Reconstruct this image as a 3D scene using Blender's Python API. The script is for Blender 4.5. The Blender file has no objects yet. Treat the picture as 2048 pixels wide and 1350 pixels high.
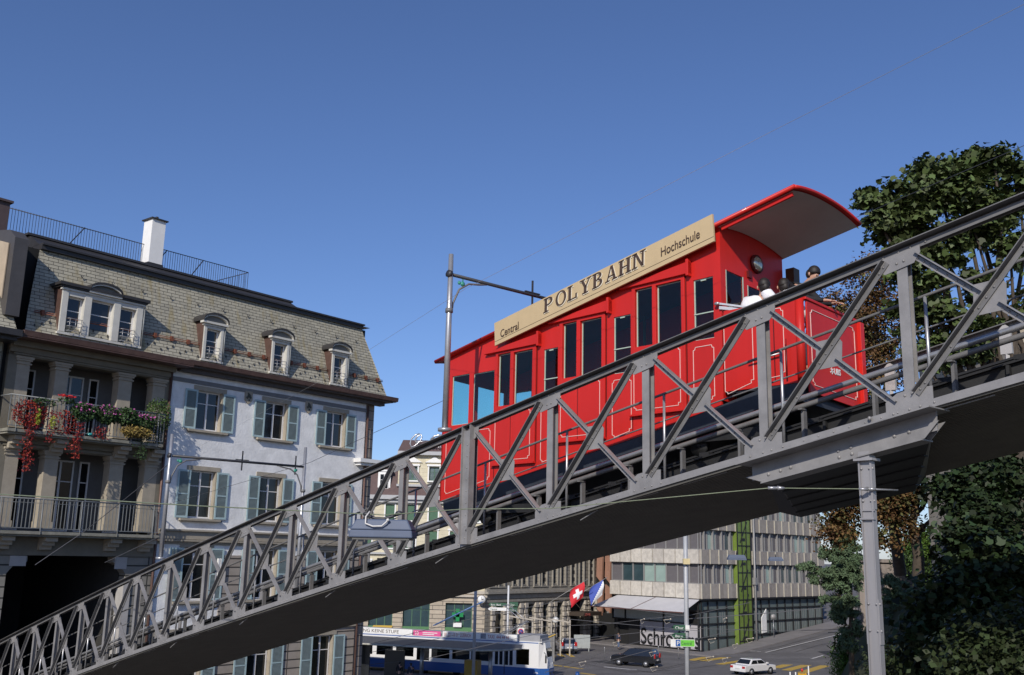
import bpy, bmesh, math, random
import numpy as np
from mathutils import Vector, Matrix
random.seed(7); rng=np.random.default_rng(11)
R=math.radians; PI=math.pi
sc=bpy.context.scene
# ---------------------------------------------------------------- camera, sky, sun, exposure
F=2000.0; PITCH=math.atan(437/2000.0); ROLL=.022; EYE=Vector((0,0,10))
fwd=Vector((0,math.cos(PITCH),math.sin(PITCH))); up0=Vector((0,-math.sin(PITCH),math.cos(PITCH))); rt0=Vector((1,0,0))
rt=rt0*math.cos(ROLL)+up0*math.sin(ROLL); up=-rt0*math.sin(ROLL)+up0*math.cos(ROLL)
cam_d=bpy.data.cameras.new('camera'); cam=bpy.data.objects.new('camera',cam_d); sc.collection.objects.link(cam)
cam_d.sensor_width=36; cam_d.lens=F/2048*36; cam_d.clip_start=.1; cam_d.clip_end=4000
cam.matrix_world=Matrix(((rt.x,up.x,-fwd.x,EYE.x),(rt.y,up.y,-fwd.y,EYE.y),(rt.z,up.z,-fwd.z,EYE.z),(0,0,0,1)))
sc.camera=cam
SUN_AZ=R(17.3); SUN_EL=R(31.3)          # behind the viewer, to the left
sun_dir=Vector((-math.sin(SUN_AZ)*math.cos(SUN_EL),-math.cos(SUN_AZ)*math.cos(SUN_EL),math.sin(SUN_EL)))
world=bpy.data.worlds.new('World'); sc.world=world; world.use_nodes=True
nt=world.node_tree; bg=nt.nodes['Background']; sky=nt.nodes.new('ShaderNodeTexSky'); sky.sky_type='NISHITA'
sky.sun_disc=False; sky.sun_elevation=SUN_EL; sky.sun_rotation=math.atan2(sun_dir.x,sun_dir.y)
sky.altitude=400; sky.air_density=1.0; sky.dust_density=.5; sky.ozone_density=7
tint=nt.nodes.new('ShaderNodeMix'); tint.data_type='RGBA'; tint.blend_type='MULTIPLY'; tint.inputs[0].default_value=1; tint.inputs[7].default_value=(1.10,1.02,1.12,1)
nt.links.new(sky.outputs[0],tint.inputs[6]); nt.links.new(tint.outputs[2],bg.inputs[0]); bg.inputs[1].default_value=.115
sd=bpy.data.lights.new('sun','SUN'); sd.energy=4.2; sd.angle=R(.5); sd.color=(1,.94,.85)
so=bpy.data.objects.new('sun',sd); sc.collection.objects.link(so); so.rotation_euler=(-sun_dir).to_track_quat('-Z','Y').to_euler()
sc.view_settings.view_transform='Standard'; sc.view_settings.look='None'; sc.view_settings.gamma=1; sc.view_settings.exposure=-.15
sc.cycles.max_bounces=6; sc.cycles.transparent_max_bounces=12; sc.cycles.caustics_reflective=False; sc.cycles.caustics_refractive=False
C=sc.collection

def ray(x,y): return fwd+rt*((x-1024)/F)+up*((675-y)/F)
def at(x,y,Y): d=ray(x,y); return EYE+d*(Y/d.y)          # the point seen at (x, y) that stands Y metres ahead
def at_z(x,y,z): d=ray(x,y); return EYE+d*((z-10)/d.z)
# ---------------------------------------------------------------- materials
MATS={}
def mat(name,col,rough=.6,metal=0,var=.12,scale=3,bump=0,bscale=30,spec=.5,island=0,streak=0,coat=0):
    if name in MATS: return MATS[name]
    m=bpy.data.materials.new(name); m.use_nodes=True; n=m.node_tree.nodes; l=m.node_tree.links; b=n['Principled BSDF']
    b.inputs['Roughness'].default_value=rough; b.inputs['Metallic'].default_value=metal; b.inputs['Specular IOR Level'].default_value=spec
    if coat: b.inputs['Coat Weight'].default_value=coat; b.inputs['Coat Roughness'].default_value=.08
    tc=n.new('ShaderNodeTexCoord'); out=None
    c=(*col,1)
    if var>0:
        no=n.new('ShaderNodeTexNoise'); no.inputs['Scale'].default_value=scale; no.inputs['Detail'].default_value=6; no.inputs['Roughness'].default_value=.65
        if streak:
            mp=n.new('ShaderNodeMapping'); mp.inputs['Scale'].default_value=(1,1,.12); l.new(tc.outputs['Object'],mp.inputs[0]); l.new(mp.outputs[0],no.inputs[0])
        else: l.new(tc.outputs['Object'],no.inputs[0])
        rp=n.new('ShaderNodeValToRGB'); rp.color_ramp.elements[0].position=.3; rp.color_ramp.elements[1].position=.72
        rp.color_ramp.elements[0].color=(*[max(0,v*(1-var)) for v in col],1); rp.color_ramp.elements[1].color=(*[min(1,v*(1+var)) for v in col],1)
        l.new(no.outputs[0],rp.inputs[0]); out=rp.outputs[0]
    if island:
        g=n.new('ShaderNodeNewGeometry'); mx=n.new('ShaderNodeHueSaturation'); mr=n.new('ShaderNodeMapRange')
        l.new(g.outputs['Random Per Island'],mr.inputs[0]); mr.inputs[3].default_value=1-island; mr.inputs[4].default_value=1+island
        l.new(mr.outputs[0],mx.inputs['Value'])
        mr2=n.new('ShaderNodeMapRange'); mr2.inputs[3].default_value=.5-.03*island; mr2.inputs[4].default_value=.5+.03*island
        l.new(g.outputs['Random Per Island'],mr2.inputs[0]); l.new(mr2.outputs[0],mx.inputs['Hue'])
        if out: l.new(out,mx.inputs['Color'])
        else: mx.inputs['Color'].default_value=c
        out=mx.outputs[0]
    if out: l.new(out,b.inputs['Base Color'])
    else: b.inputs['Base Color'].default_value=c
    if bump:
        nb=n.new('ShaderNodeTexNoise'); nb.inputs['Scale'].default_value=bscale; nb.inputs['Detail'].default_value=5; l.new(tc.outputs['Object'],nb.inputs[0])
        bp=n.new('ShaderNodeBump'); bp.inputs['Strength'].default_value=bump; bp.inputs['Distance'].default_value=.02; l.new(nb.outputs[0],bp.inputs['Height']); l.new(bp.outputs[0],b.inputs['Normal'])
    MATS[name]=m; return m
def brickmat(name,c1,c2,cm,w,h,mortar=.02,rough=.8,offs=.5,bump=.5,plane='xz',var=.15,stain=None):
    if name in MATS: return MATS[name]
    m=bpy.data.materials.new(name); m.use_nodes=True; n=m.node_tree.nodes; l=m.node_tree.links; b=n['Principled BSDF']; b.inputs['Roughness'].default_value=rough
    tc=n.new('ShaderNodeTexCoord'); sp=n.new('ShaderNodeSeparateXYZ'); cb=n.new('ShaderNodeCombineXYZ'); l.new(tc.outputs['Object'],sp.inputs[0])
    if plane=='xz': l.new(sp.outputs['X'],cb.inputs['X'])
    else: l.new(sp.outputs['Y'],cb.inputs['X'])
    l.new(sp.outputs['Z'],cb.inputs['Y'])
    br=n.new('ShaderNodeTexBrick'); br.offset=offs; br.inputs['Scale'].default_value=1; br.inputs['Brick Width'].default_value=w; br.inputs['Row Height'].default_value=h
    br.inputs['Mortar Size'].default_value=mortar; br.inputs['Mortar Smooth'].default_value=.1; br.inputs['Bias'].default_value=0
    br.inputs['Color1'].default_value=(*c1,1); br.inputs['Color2'].default_value=(*c2,1); br.inputs['Mortar'].default_value=(*cm,1)
    l.new(cb.outputs[0],br.inputs['Vector'])
    no=n.new('ShaderNodeTexNoise'); no.inputs['Scale'].default_value=1.3; no.inputs['Detail'].default_value=8; no.inputs['Roughness'].default_value=.7; l.new(tc.outputs['Object'],no.inputs[0])
    mr=n.new('ShaderNodeMapRange'); mr.inputs[1].default_value=.3; mr.inputs[2].default_value=.7; mr.inputs[3].default_value=1-var; mr.inputs[4].default_value=1+var; l.new(no.outputs[0],mr.inputs[0])
    hs=n.new('ShaderNodeHueSaturation'); l.new(br.outputs[0],hs.inputs['Color']); l.new(mr.outputs[0],hs.inputs['Value']); out=hs.outputs[0]
    if stain:
        mp=n.new('ShaderNodeMapping'); mp.inputs['Scale'].default_value=(2.2,2.2,.25); l.new(tc.outputs['Object'],mp.inputs[0])
        ns=n.new('ShaderNodeTexNoise'); ns.inputs['Scale'].default_value=1; ns.inputs['Detail'].default_value=3; l.new(mp.outputs[0],ns.inputs[0])
        r2=n.new('ShaderNodeMapRange'); r2.inputs[1].default_value=.56; r2.inputs[2].default_value=.72; r2.inputs[4].default_value=.65; l.new(ns.outputs[0],r2.inputs[0])
        mx=n.new('ShaderNodeMix'); mx.data_type='RGBA'; l.new(r2.outputs[0],mx.inputs[0]); l.new(out,mx.inputs[6]); mx.inputs[7].default_value=(*stain,1); out=mx.outputs[2]
    l.new(out,b.inputs['Base Color'])
    bp=n.new('ShaderNodeBump'); bp.inputs['Strength'].default_value=bump; bp.inputs['Distance'].default_value=.03; bp.invert=True; l.new(br.outputs['Fac'],bp.inputs['Height']); l.new(bp.outputs[0],b.inputs['Normal'])
    MATS[name]=m; return m
def glassmat(name,tint,refl=.12,rough=.02):
    if name in MATS: return MATS[name]
    m=bpy.data.materials.new(name); m.use_nodes=True; n=m.node_tree.nodes; l=m.node_tree.links; n.remove(n['Principled BSDF'])
    t=n.new('ShaderNodeBsdfTransparent'); t.inputs[0].default_value=(*tint,1); g=n.new('ShaderNodeBsdfGlossy'); g.inputs['Roughness'].default_value=rough
    lw=n.new('ShaderNodeLayerWeight'); lw.inputs[0].default_value=.5; pw_=n.new('ShaderNodeMath'); pw_.operation='POWER'; pw_.inputs[1].default_value=5; l.new(lw.outputs['Facing'],pw_.inputs[0]); fr=n.new('ShaderNodeMath'); fr.operation='MULTIPLY'; fr.inputs[1].default_value=.8; l.new(pw_.outputs[0],fr.inputs[0]); ad=n.new('ShaderNodeMath'); ad.operation='ADD'; ad.inputs[1].default_value=refl; ad.use_clamp=True
    l.new(fr.outputs[0],ad.inputs[0]); mx=n.new('ShaderNodeMixShader'); l.new(ad.outputs[0],mx.inputs[0]); l.new(t.outputs[0],mx.inputs[1]); l.new(g.outputs[0],mx.inputs[2]); l.new(mx.outputs[0],n['Material Output'].inputs[0])
    MATS[name]=m; return m
def slate():
    """slate tiles with clipped lower corners, rust streaks"""
    m=brickmat('slate_tiles',(.42,.39,.30),(.34,.315,.245),(.085,.078,.06),.42,.155,.011,.75,.5,.9,'xz',.14,(.30,.235,.10)); return m
steel=mat('grey_steel_paint',(.265,.255,.25),.45,.1,.22,2.5,.05,60)
steel2=mat('grey_steel_paint_aged',(.17,.165,.162),.5,.1,.18,4,.08,40)
galv=mat('galvanised_steel',(.42,.42,.43),.35,.6,.12,8,.03,50)
darksteel=mat('dark_girder_steel',(.022,.022,.023),.6,.1,.3,5)  # dark steel, lowered further to deepen the shade around the track
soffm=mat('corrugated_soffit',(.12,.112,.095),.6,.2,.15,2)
red=mat('red_car_lacquer',(.56,.020,.014),.42,0,.13,1.1,.02,3,.35,0,1,.08)
redd=mat('red_lacquer_groove',(.10,.006,.006),.5)
cream_s=mat('cream_sign_panel',(.58,.44,.25),.5,0,.05,4)
brownl=mat('brown_lettering',(.075,.045,.03),.5,0,.1)
whitep=mat('white_paint',(.78,.77,.74),.5,0,.05,3)
pinstr=mat('white_pinstripe',(.78,.58,.52),.5,0,0)
chass=mat('chassis_grey',(.035,.042,.055),.55,.1,.2,4)
black=mat('black_rubber',(.012,.012,.013),.7,0,.1)
ceilm=mat('car_ceiling_grey',(.55,.57,.55),.7,0,.05)
carglass=glassmat('tinted_car_glass',(.80,.95,.93),.03)
winglass=mat('dark_window_glass',(.012,.014,.016),.06,0,.2,1,0,30,.8)
pane=winglass

# ---------------------------------------------------------------- mesh helpers
class MB:
    def __init__(s): s.v=[]; s.f=[]; s.mi=[]; s.m=0; s.T=None; s.sm=[]
    def add(s,vs,fs,sm=False):
        o=len(s.v)
        if s.T is not None: vs=[s.T@Vector(p) for p in vs]
        s.v+= [tuple(p) for p in vs]; s.f+=[tuple(i+o for i in f) for f in fs]; s.mi+=[s.m]*len(fs); s.sm+=[sm]*len(fs); return s
    def hexa(s,p):   # 8 points: bottom 0-3 ccw, top 4-7
        return s.add(p,[(3,2,1,0),(4,5,6,7),(0,1,5,4),(1,2,6,5),(2,3,7,6),(3,0,4,7)])
    def box(s,x0,x1,y0,y1,z0,z1):
        return s.hexa([(x0,y0,z0),(x1,y0,z0),(x1,y1,z0),(x0,y1,z0),(x0,y0,z1),(x1,y0,z1),(x1,y1,z1),(x0,y1,z1)])
    def bar(s,a,b,w,h,upv=(0,0,1),off=(0,0)):
        a=Vector(a); b=Vector(b); d=(b-a).normalized(); u=Vector(upv); sd_=d.cross(u); 
        if sd_.length<1e-5: sd_=d.cross(Vector((1,0,0)))
        sd_.normalize(); u=sd_.cross(d).normalized(); o=sd_*off[0]+u*off[1]
        q=[]
        for e in (a,b):
            for (i,j) in ((-1,-1),(1,-1),(1,1),(-1,1)): q.append(e+o+sd_*(i*w/2)+u*(j*h/2))
        return s.add(q,[(0,1,2,3),(7,6,5,4),(4,5,1,0),(5,6,2,1),(6,7,3,2),(7,4,0,3)])
    def prism(s,poly,vec):
        n=len(poly); vec=Vector(vec); top=[Vector(p)+vec for p in poly]
        return s.add([Vector(p) for p in poly]+top,[tuple(range(n))[::-1],tuple(range(n,2*n))]+[(i,(i+1)%n,(i+1)%n+n,i+n) for i in range(n)])
    def tube(s,pts,r,n=8,caps=True):
        pts=[Vector(p) for p in pts]; rs=r if isinstance(r,(list,tuple)) else [r]*len(pts)
        vs=[]; fs=[]; prev=None
        for i,p in enumerate(pts):
            d=(pts[min(i+1,len(pts)-1)]-pts[max(i-1,0)]).normalized()
            if prev is None: a=d.orthogonal().normalized()
            else:
                a=(prev-d*prev.dot(d)); a=a.normalized() if a.length>1e-6 else d.orthogonal().normalized()
            prev=a; b=d.cross(a)
            for k in range(n):
                t=2*PI*k/n; vs.append(p+(a*math.cos(t)+b*math.sin(t))*rs[i])
        for i in range(len(pts)-1):
            for k in range(n): fs.append((i*n+k,i*n+(k+1)%n,(i+1)*n+(k+1)%n,(i+1)*n+k))
        if caps: fs+= [tuple(range(n))[::-1],tuple((len(pts)-1)*n+k for k in range(n))]
        return s.add(vs,fs,n>4)
    def ell(s,c,r,nu=10,nv=7,z0=-1,z1=1):
        c=Vector(c); r=(r,r,r) if not hasattr(r,'__len__') else r; vs=[]; fs=[]
        a0=math.asin(z0); a1=math.asin(z1)
        for j in range(nv+1):
            ph=a0+(a1-a0)*j/nv
            for i in range(nu):
                t=2*PI*i/nu; vs.append(c+Vector((r[0]*math.cos(ph)*math.cos(t),r[1]*math.cos(ph)*math.sin(t),r[2]*math.sin(ph))))
        for j in range(nv):
            for i in range(nu): fs.append((j*nu+i,j*nu+(i+1)%nu,(j+1)*nu+(i+1)%nu,(j+1)*nu+i))
        fs+= [tuple(range(nu))[::-1],tuple(nv*nu+i for i in range(nu))]
        return s.add(vs,fs,True)
    def loft(s,prof,xs,zf,closed=True):      # prof = [(y,dz)] swept along x with height zf(x)
        n=len(prof); vs=[(x,y,zf(x)+dz) for x in xs for (y,dz) in prof]; fs=[]
        for i in range(len(xs)-1):
            for k in range(n if closed else n-1): fs.append((i*n+k,i*n+(k+1)%n,(i+1)*n+(k+1)%n,(i+1)*n+k))
        if closed: fs+=[tuple(range(n)),tuple((len(xs)-1)*n+k for k in range(n))[::-1]]
        return s.add(vs,fs)
    def build(s,name,mats,parent=None,bevel=0,smooth=False,fixn=True):
        me=bpy.data.meshes.new(name); me.from_pydata(s.v,[],s.f)
        mats=mats if isinstance(mats,(list,tuple)) else [mats]
        for m in mats: me.materials.append(m)
        me.polygons.foreach_set('material_index',s.mi)
        me.polygons.foreach_set('use_smooth',[smooth or q for q in s.sm])
        if fixn:
            bm=bmesh.new(); bm.from_mesh(me); bmesh.ops.recalc_face_normals(bm,faces=bm.faces); bm.to_mesh(me); bm.free()
        me.update(); o=bpy.data.objects.new(name,me); C.objects.link(o)
        if parent: o.parent=parent
        if bevel:
            b=o.modifiers.new('bevel','BEVEL'); b.width=bevel; b.segments=2; b.limit_method='ANGLE'
        return o
def thing(name,label,cat,loc=(0,0,0),rotz=0,group=None):
    o=bpy.data.objects.new(name,None); C.objects.link(o); o.location=loc; o.rotation_euler=(0,0,rotz); o.empty_display_size=.3
    o['label']=label; o['category']=cat
    if group: o['group']=group
    return o
def tag(o,label,cat,group=None):
    o['label']=label; o['category']=cat
    if group: o['group']=group
    return o
def structure(o): o['kind']='structure'; return o
def dup(root,loc=None,rotz=None,label=None,parent=None):
    r=root.copy(); C.objects.link(r)
    if parent: r.parent=parent
    if loc is not None: r.location=loc
    if rotz is not None: r.rotation_euler=(0,0,rotz)
    if label: r['label']=label
    for ch in list(root.children):
        c=ch.copy(); C.objects.link(c); c.parent=r
        for g in list(ch.children):
            d=g.copy(); C.objects.link(d); d.parent=c
    return r
def wallgrid(mb,x0,x1,z0,z1,ops,y=0,rev=.2):
    """flat wall on the plane y with real openings and their reveals (into +y)"""
    xs=sorted({x0,x1}|{v for o in ops for v in o[:2] if x0<v<x1}); zs=sorted({z0,z1}|{v for o in ops for v in o[2:4] if z0<v<z1})
    for i in range(len(xs)-1):
        for j in range(len(zs)-1):
            cx=(xs[i]+xs[i+1])/2; cz=(zs[j]+zs[j+1])/2
            if any(o[0]<cx<o[1] and o[2]<cz<o[3] for o in ops): continue
            mb.add([(xs[i],y,zs[j]),(xs[i+1],y,zs[j]),(xs[i+1],y,zs[j+1]),(xs[i],y,zs[j+1])],[(0,1,2,3)])
    for (a,b,c,d) in ops:
        mb.add([(a,y,c),(b,y,c),(b,y,d),(a,y,d),(a,y+rev,c),(b,y+rev,c),(b,y+rev,d),(a,y+rev,d)],[(0,4,7,3),(5,1,2,6),(0,1,5,4),(7,6,2,3)])
def winmesh(w,h,cols=2,bars=(.66,),fr=.06,mull=.07,th=.05):
    mb=MB()
    mb.box(0,fr,0,th,0,h); mb.box(w-fr,w,0,th,0,h); mb.box(fr,w-fr,0,th,0,fr); mb.box(fr,w-fr,0,th,h-fr,h)
    for i in range(1,cols): x=w*i/cols; mb.box(x-mull/2,x+mull/2,-.01,th,fr,h-fr)
    for b in bars: mb.box(fr,w-fr,.004,th-.004,h*b-.02,h*b+.02)
    return mb
WCACHE={}
def window(parent,x,y,z,w,h,fm,gm,cols=2,bars=(.66,),fr=.06,mull=.07,name='window',curt=None):
    key=(round(w,3),round(h,3),fm.name,gm.name,cols,bars,fr,mull,curt)
    if key not in WCACHE:
        f=winmesh(w,h,cols,bars,fr,mull).build(name,fm,parent)
        p=MB(); p.box(fr*.5,w-fr*.5,.028,.036,fr*.5,h-fr*.5); g=p.build('pane',gm,f)
        if curt:
            q=MB(); n=14
            for (a,b) in ((fr,w*.3),(w*.72,w-fr)):
                vs=[]; 
                for i in range(n+1):
                    xx=a+(b-a)*i/n; yy=.10+.025*math.sin(i*2.1); vs+=[(xx,yy,fr),(xx,yy,h-fr)]
                q.add(vs,[(2*i,2*i+2,2*i+3,2*i+1) for i in range(n)])
            q.build('curtain',MATS[curt],f)
        WCACHE[key]=f; f.location=(x,y,z); return f
    f=dup(WCACHE[key],(x,y,z),None,None,parent); return f
def leaves(name,m,pts,nrm,size,parent=None,shape='leaf',jit=.5):
    """one small face (or star) per leaf; pts Nx3, nrm Nx3"""
    N=len(pts); 
    n=nrm+rng.normal(0,jit,(N,3)); n/=np.linalg.norm(n,axis=1)[:,None]+1e-9
    a=np.cross(n,rng.normal(0,1,(N,3))); a/=np.linalg.norm(a,axis=1)[:,None]+1e-9; b=np.cross(n,a)
    if shape=='maple': prof=[(0,-.5),(.28,-.42),(.55,-.05),(.26,.06),(.2,.3),(0,.6),(-.2,.3),(-.26,.06),(-.55,-.05),(-.28,-.42)]
    elif shape=='needle': prof=[(-.09,-.5),(.09,-.5),(.05,.5),(-.05,.5)]
    elif shape=='quad': prof=[(0,-.5),(.34,0),(0,.5),(-.34,0)]
    else: prof=[(0,-.5),(.3,-.15),(.24,.2),(0,.5),(-.24,.2),(-.3,-.15)]
    k=len(prof); sz=size*rng.uniform(.65,1.35,(N,1)); P=np.array(prof)
    V=pts[:,None,:]+a[:,None,:]*(P[None,:,0:1]*sz[:,None,:])+b[:,None,:]*(P[None,:,1:2]*sz[:,None,:])
    bend=(np.abs(P[:,0])*.35)[None,:,None]*sz[:,None,:]; V=V-n[:,None,:]*bend
    me=bpy.data.meshes.new(name); me.vertices.add(N*k); me.vertices.foreach_set('co',V.reshape(-1).astype(np.float32))
    me.loops.add(N*k); me.loops.foreach_set('vertex_index',np.arange(N*k,dtype=np.int32))
    me.polygons.add(N); me.polygons.foreach_set('loop_start',np.arange(N,dtype=np.int32)*k); me.polygons.foreach_set('loop_total',np.full(N,k,dtype=np.int32))
    me.materials.append(m); me.update(calc_edges=True); me.validate()
    o=bpy.data.objects.new(name,me); C.objects.link(o)
    if parent: o.parent=parent
    return o
def crownpts(blobs,ncl,per,spread,flat=.6):
    """clusters of leaves through the outer volume of a set of ellipsoids: [(centre, radii)]"""
    w=np.array([b[1][0]*b[1][1]*b[1][2] for b in blobs])**.67; w/=w.sum()
    P=[];Nn=[]
    idx=rng.choice(len(blobs),ncl,p=w)
    for i in idx:
        c=np.array(blobs[i][0]); r=np.array(blobs[i][1])
        d=rng.normal(0,1,3); d/=np.linalg.norm(d); rad=rng.uniform(.35,1.0)**.45
        cc=c+d*r*rad; k=int(per*rng.uniform(.5,1.5))
        q=rng.normal(0,1,(k,3))*spread*rng.uniform(.6,1.3); q[:,2]*=flat
        P.append(cc+q); nn=np.tile(d*.5+np.array([0,0,.75]),(k,1)); Nn.append(nn)
    return np.concatenate(P),np.concatenate(Nn)
def text3d(name,body,m,parent,loc,rot,size,ext=.01,align='LEFT',mtx=None,sx=1,bold=0,shear=0):
    cu=bpy.data.curves.new(name,'FONT'); cu.body=body; cu.size=size; cu.extrude=ext; cu.align_x=align; cu.offset=bold; cu.shear=shear
    t=bpy.data.objects.new(name,cu); C.objects.link(t); dg=bpy.context.evaluated_depsgraph_get(); dg.update()
    me=bpy.data.meshes.new_from_object(t.evaluated_get(dg)); bpy.data.objects.remove(t)
    if sx!=1: me.transform(Matrix.Diagonal((sx,1,1,1)))
    if mtx is not None: me.transform(mtx)
    me.materials.clear(); me.materials.append(m); o=bpy.data.objects.new(name,me); C.objects.link(o); o.parent=parent; o.location=loc; o.rotation_euler=rot; me.name=name
    return o
# ================================================================ THE BRIDGE
BX=Vector((4.6506,11.5,0)); BROT=PI/2+.727
BM=Matrix.Translation(BX)@Matrix.Rotation(BROT,4,'Z')       # bridge frame: x runs downhill along the truss, y points at the viewer
zb=lambda s:11.9401-.186573*s-.00085131*s*s
zt=lambda s:13.5441-.181654*s-.0008329*s*s
def Wp(s,c,z): return BM@Vector((s,-c,z))
SN=[.013+2.01184*n for n in range(-3,20)]
s0,s1=SN[0],SN[-1]+.6
br=thing('railway_bridge','grey riveted steel truss bridge climbing from the dark archway, on a tall steel column','bridge',BX,BROT)
S1=[s0+(s1-s0)*i/60 for i in range(61)]
mb=MB(); mb.loft([(0,.10),(0,.160),(-.055,.160),(-.055,.192),(-.07,.192),(-.07,.15),(-.018,.15),(-.018,.10)],S1,zt); mb.loft([(.10,.192),(.10,.204),(-.15,.204),(-.15,.192)],S1,zt); mb.loft([(-.085,.10),(-.085,.192),(-.1,.192),(-.1,.10)],S1,zt)
for s in SN[1:]:
    for d in (-.32,-.13,.02,.22):
        mb.ell((s+d,0,zt(s+d)+.132),(.017,.014,.017),6,4)
mb.build('top_chord',steel2,br)
mb=MB(); mb.loft([(.012,-.225),(.012,-.13),(-.002,-.13),(-.002,-.225)],S1,zb); mb.loft([(0,-.225),(0,-.21),(-.16,-.21),(-.16,-.225)],S1,zb)
for s in SN[1:]:
    for d in (-.3,-.13,.0,.2): mb.ell((s+d,.012,zb(s+d)-.175),(.016,.014,.016),6,4)
for i,s in enumerate(np.arange(s0+.3,s1,.21)):
    if (i//7)%3==1: mb.ell((s,.012,zb(s)-.175),(.013,.011,.013),6,4)
mb.build('bottom_chord',steel,br)
for n,s in enumerate(SN):
    mb=MB()
    mb.box(s-.072,s+.058,-.022,-.008,zb(s)-.12,zt(s)+.12); mb.box(s-.006,s+.006,-.13,-.022,zb(s)+.1,zt(s)+.1); mb.box(s-.062,s+.062,-.144,-.13,zb(s)+.16,zt(s)+.05)
    for k in range(18): mb.ell((s+.045,-.128,zb(s)+.25+k*.07),(.008,.008,.008),5,3)
    if n==7:   # site joint: double cover plates
        mb.box(s-.115,s+.085,.05,.064,zb(s)-.2,zt(s)+.1); mb.box(s+.085,s+.1,-.02,.10,zb(s)-.2,zt(s)+.2); mb.box(s-.13,s-.115,-.02,.10,zb(s)-.2,zt(s)+.2)
        for k in range(9): mb.ell((s-.03,.064,zb(s)-.1+k*.2),(.016,.013,.016),6,4)
    mb.build('post',steel,br)
    g=MB()   # top gusset, bottom gusset, one plate with rivets each
    f=lambda d,dz:(s+d,.0,zt(s+d)+dz)
    g.prism([f(-.25,.12),f(-.25,.03),f(-.17,-.07),f(.20,-.085),f(.25,-.04),f(.25,.12)],(0,.010,0))
    for d in (-.045,.045): g.ell((s+d,.012,zt(s+d)),(.018,.014,.018),6,4)
    g.build('gusset_plate',steel,br); g=MB()
    f=lambda d,dz:(s+d,.0,zb(s+d)+dz)
    g.prism([f(-.29,-.13),f(-.29,.02),f(-.10,.055),f(.14,.055),f(.29,-.02),f(.29,-.13)],(0,.010,0))
    for d in (-.045,.045): g.ell((s+d,.012,zb(s+d)),(.018,.014,.018),6,4)
    g.build('gusset_plate',steel,br)
def angle(mb,a,b,w,fl,y):
    a=Vector(a); b=Vector(b); d=(b-a).normalized(); u=Vector((0,1,0)).cross(d); 
    if u.z<0: u=-u
    def q(p,o0,o1,y0,y1):
        return [p+u*o0+Vector((0,y0,0)),p+u*o1+Vector((0,y0,0)),p+u*o1+Vector((0,y1,0)),p+u*o0+Vector((0,y1,0))]
    for (o0,o1,y0,y1) in ((-w/2,w*.06,y,y+.011),(w*.06,w/2,y-.03,y-.02),(w*.05,w*.16,y-.03,y+.011),(w/2-.012,w/2,y-.03,y+fl*.8)):
        A=q(a,o0,o1,y0,y1); B=q(b,o0,o1,y0,y1); mb.add(A+B,[(0,1,2,3),(7,6,5,4),(4,5,1,0),(5,6,2,1),(6,7,3,2),(7,4,0,3)])
    L=(b-a).length
    for t in (.07,.16,L*.25,L*.5-.14,L*.5,L*.5+.14,L*.75,L-.16,L-.07): mb.ell(tuple(a+d*t-u*.01+Vector((0,y+.012,0))),(.016,.014,.016),6,4)
for i in range(len(SN)-1):
    a,b=SN[i],SN[i+1]; m_=(a+b)/2
    mb=MB(); angle(mb,(b-.10,0,zb(b-.1)-.02),(a+.17,0,zt(a+.17)+.06),.088,.10,.014); mb.build('diagonal',steel2,br)
    P=Vector((b-.17,0,zt(b-.17)+.03)); Q=Vector((a+.17,0,zb(a+.17)-.07))
    mb=MB(); M_=(P+Q)/2; d=(Q-P).normalized()
    angle(mb,P,M_-d*.1,.088,.09,-.012) ; angle(mb,M_+d*.1,Q,.088,.09,-.012); mb.build('diagonal',steel,br)
    zc=(zb(m_)+zt(m_))/2+.01; g=MB(); g.prism([(m_+x,-.003,zc+z) for x,z in ((-.19,.12),(-.17,-.17),(.14,-.19),(.19,-.12),(.17,.17),(-.14,.19))],(0,.008,0)); g.build('gusset_plate',steel,br)
# deck: corrugated soffit, edge trims, walkway, track girders
W=4.6
n=46; prof=[]
for i in range(n):
    y=-.02-(W-.02)*i/n; dzb=-.245+.115*(-y)/W; st=(W-.02)/n
    prof+=[(y,dzb),(y-st*.42,dzb),(y-st*.5,dzb+.022),(y-st*.92,dzb+.022)]
prof+=[(-W,-.13),(-W,-.05),(-.02,-.16)]
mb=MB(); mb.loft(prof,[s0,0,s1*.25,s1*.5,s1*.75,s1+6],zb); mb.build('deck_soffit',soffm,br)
mb=MB(); 
for i in range(40):
    a=s0+.3+i*1.2; 
    if a+.8<s1: mb.bar((a,-.1,zb(a)-.262),(a+(.75 if i%3 else .35),-.1,zb(a+.75)-.262),.02,.012)
mb.build('drip_edge',steel,br)
mb=MB(); mb.loft([(-.2,-.13),(-.2,-.10),(-1.15,-.10),(-1.15,-.13)],S1,zb)
for k in range(-3,19):
    s=2.1+2.07*k; mb.box(s-.25,s+.25,-.75,-.12,zb(s)-.1,zb(s)-.04)
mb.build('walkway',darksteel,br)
for c in (1.32,3.35):
    mb=MB(); mb.loft([(-c,-.14),(-c,.36),(-c-.12,.36),(-c-.12,-.14)],S1,zb); mb.loft([(-c+.06,.34),(-c+.06,.36),(-c-.2,.36),(-c-.2,.34)],S1,zb)
    for i in range(36): 
        s=s0+.4+i*1.25
        if s<s1: mb.box(s-.02,s+.02,-c,-c+.07,zb(s)-.1,zb(s)+.33)
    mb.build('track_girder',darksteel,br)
for c in (1.75,2.75):
    mb=MB(); mb.loft([(-c+.05,.40),(-c+.05,.42),(-c+.012,.43),(-c+.012,.50),(-c+.03,.51),(-c+.03,.54),(-c-.03,.54),(-c-.03,.51),(-c-.012,.50),(-c-.012,.43),(-c-.05,.42),(-c-.05,.40)],S1,zb); mb.build('running_rail',darksteel,br)
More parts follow.
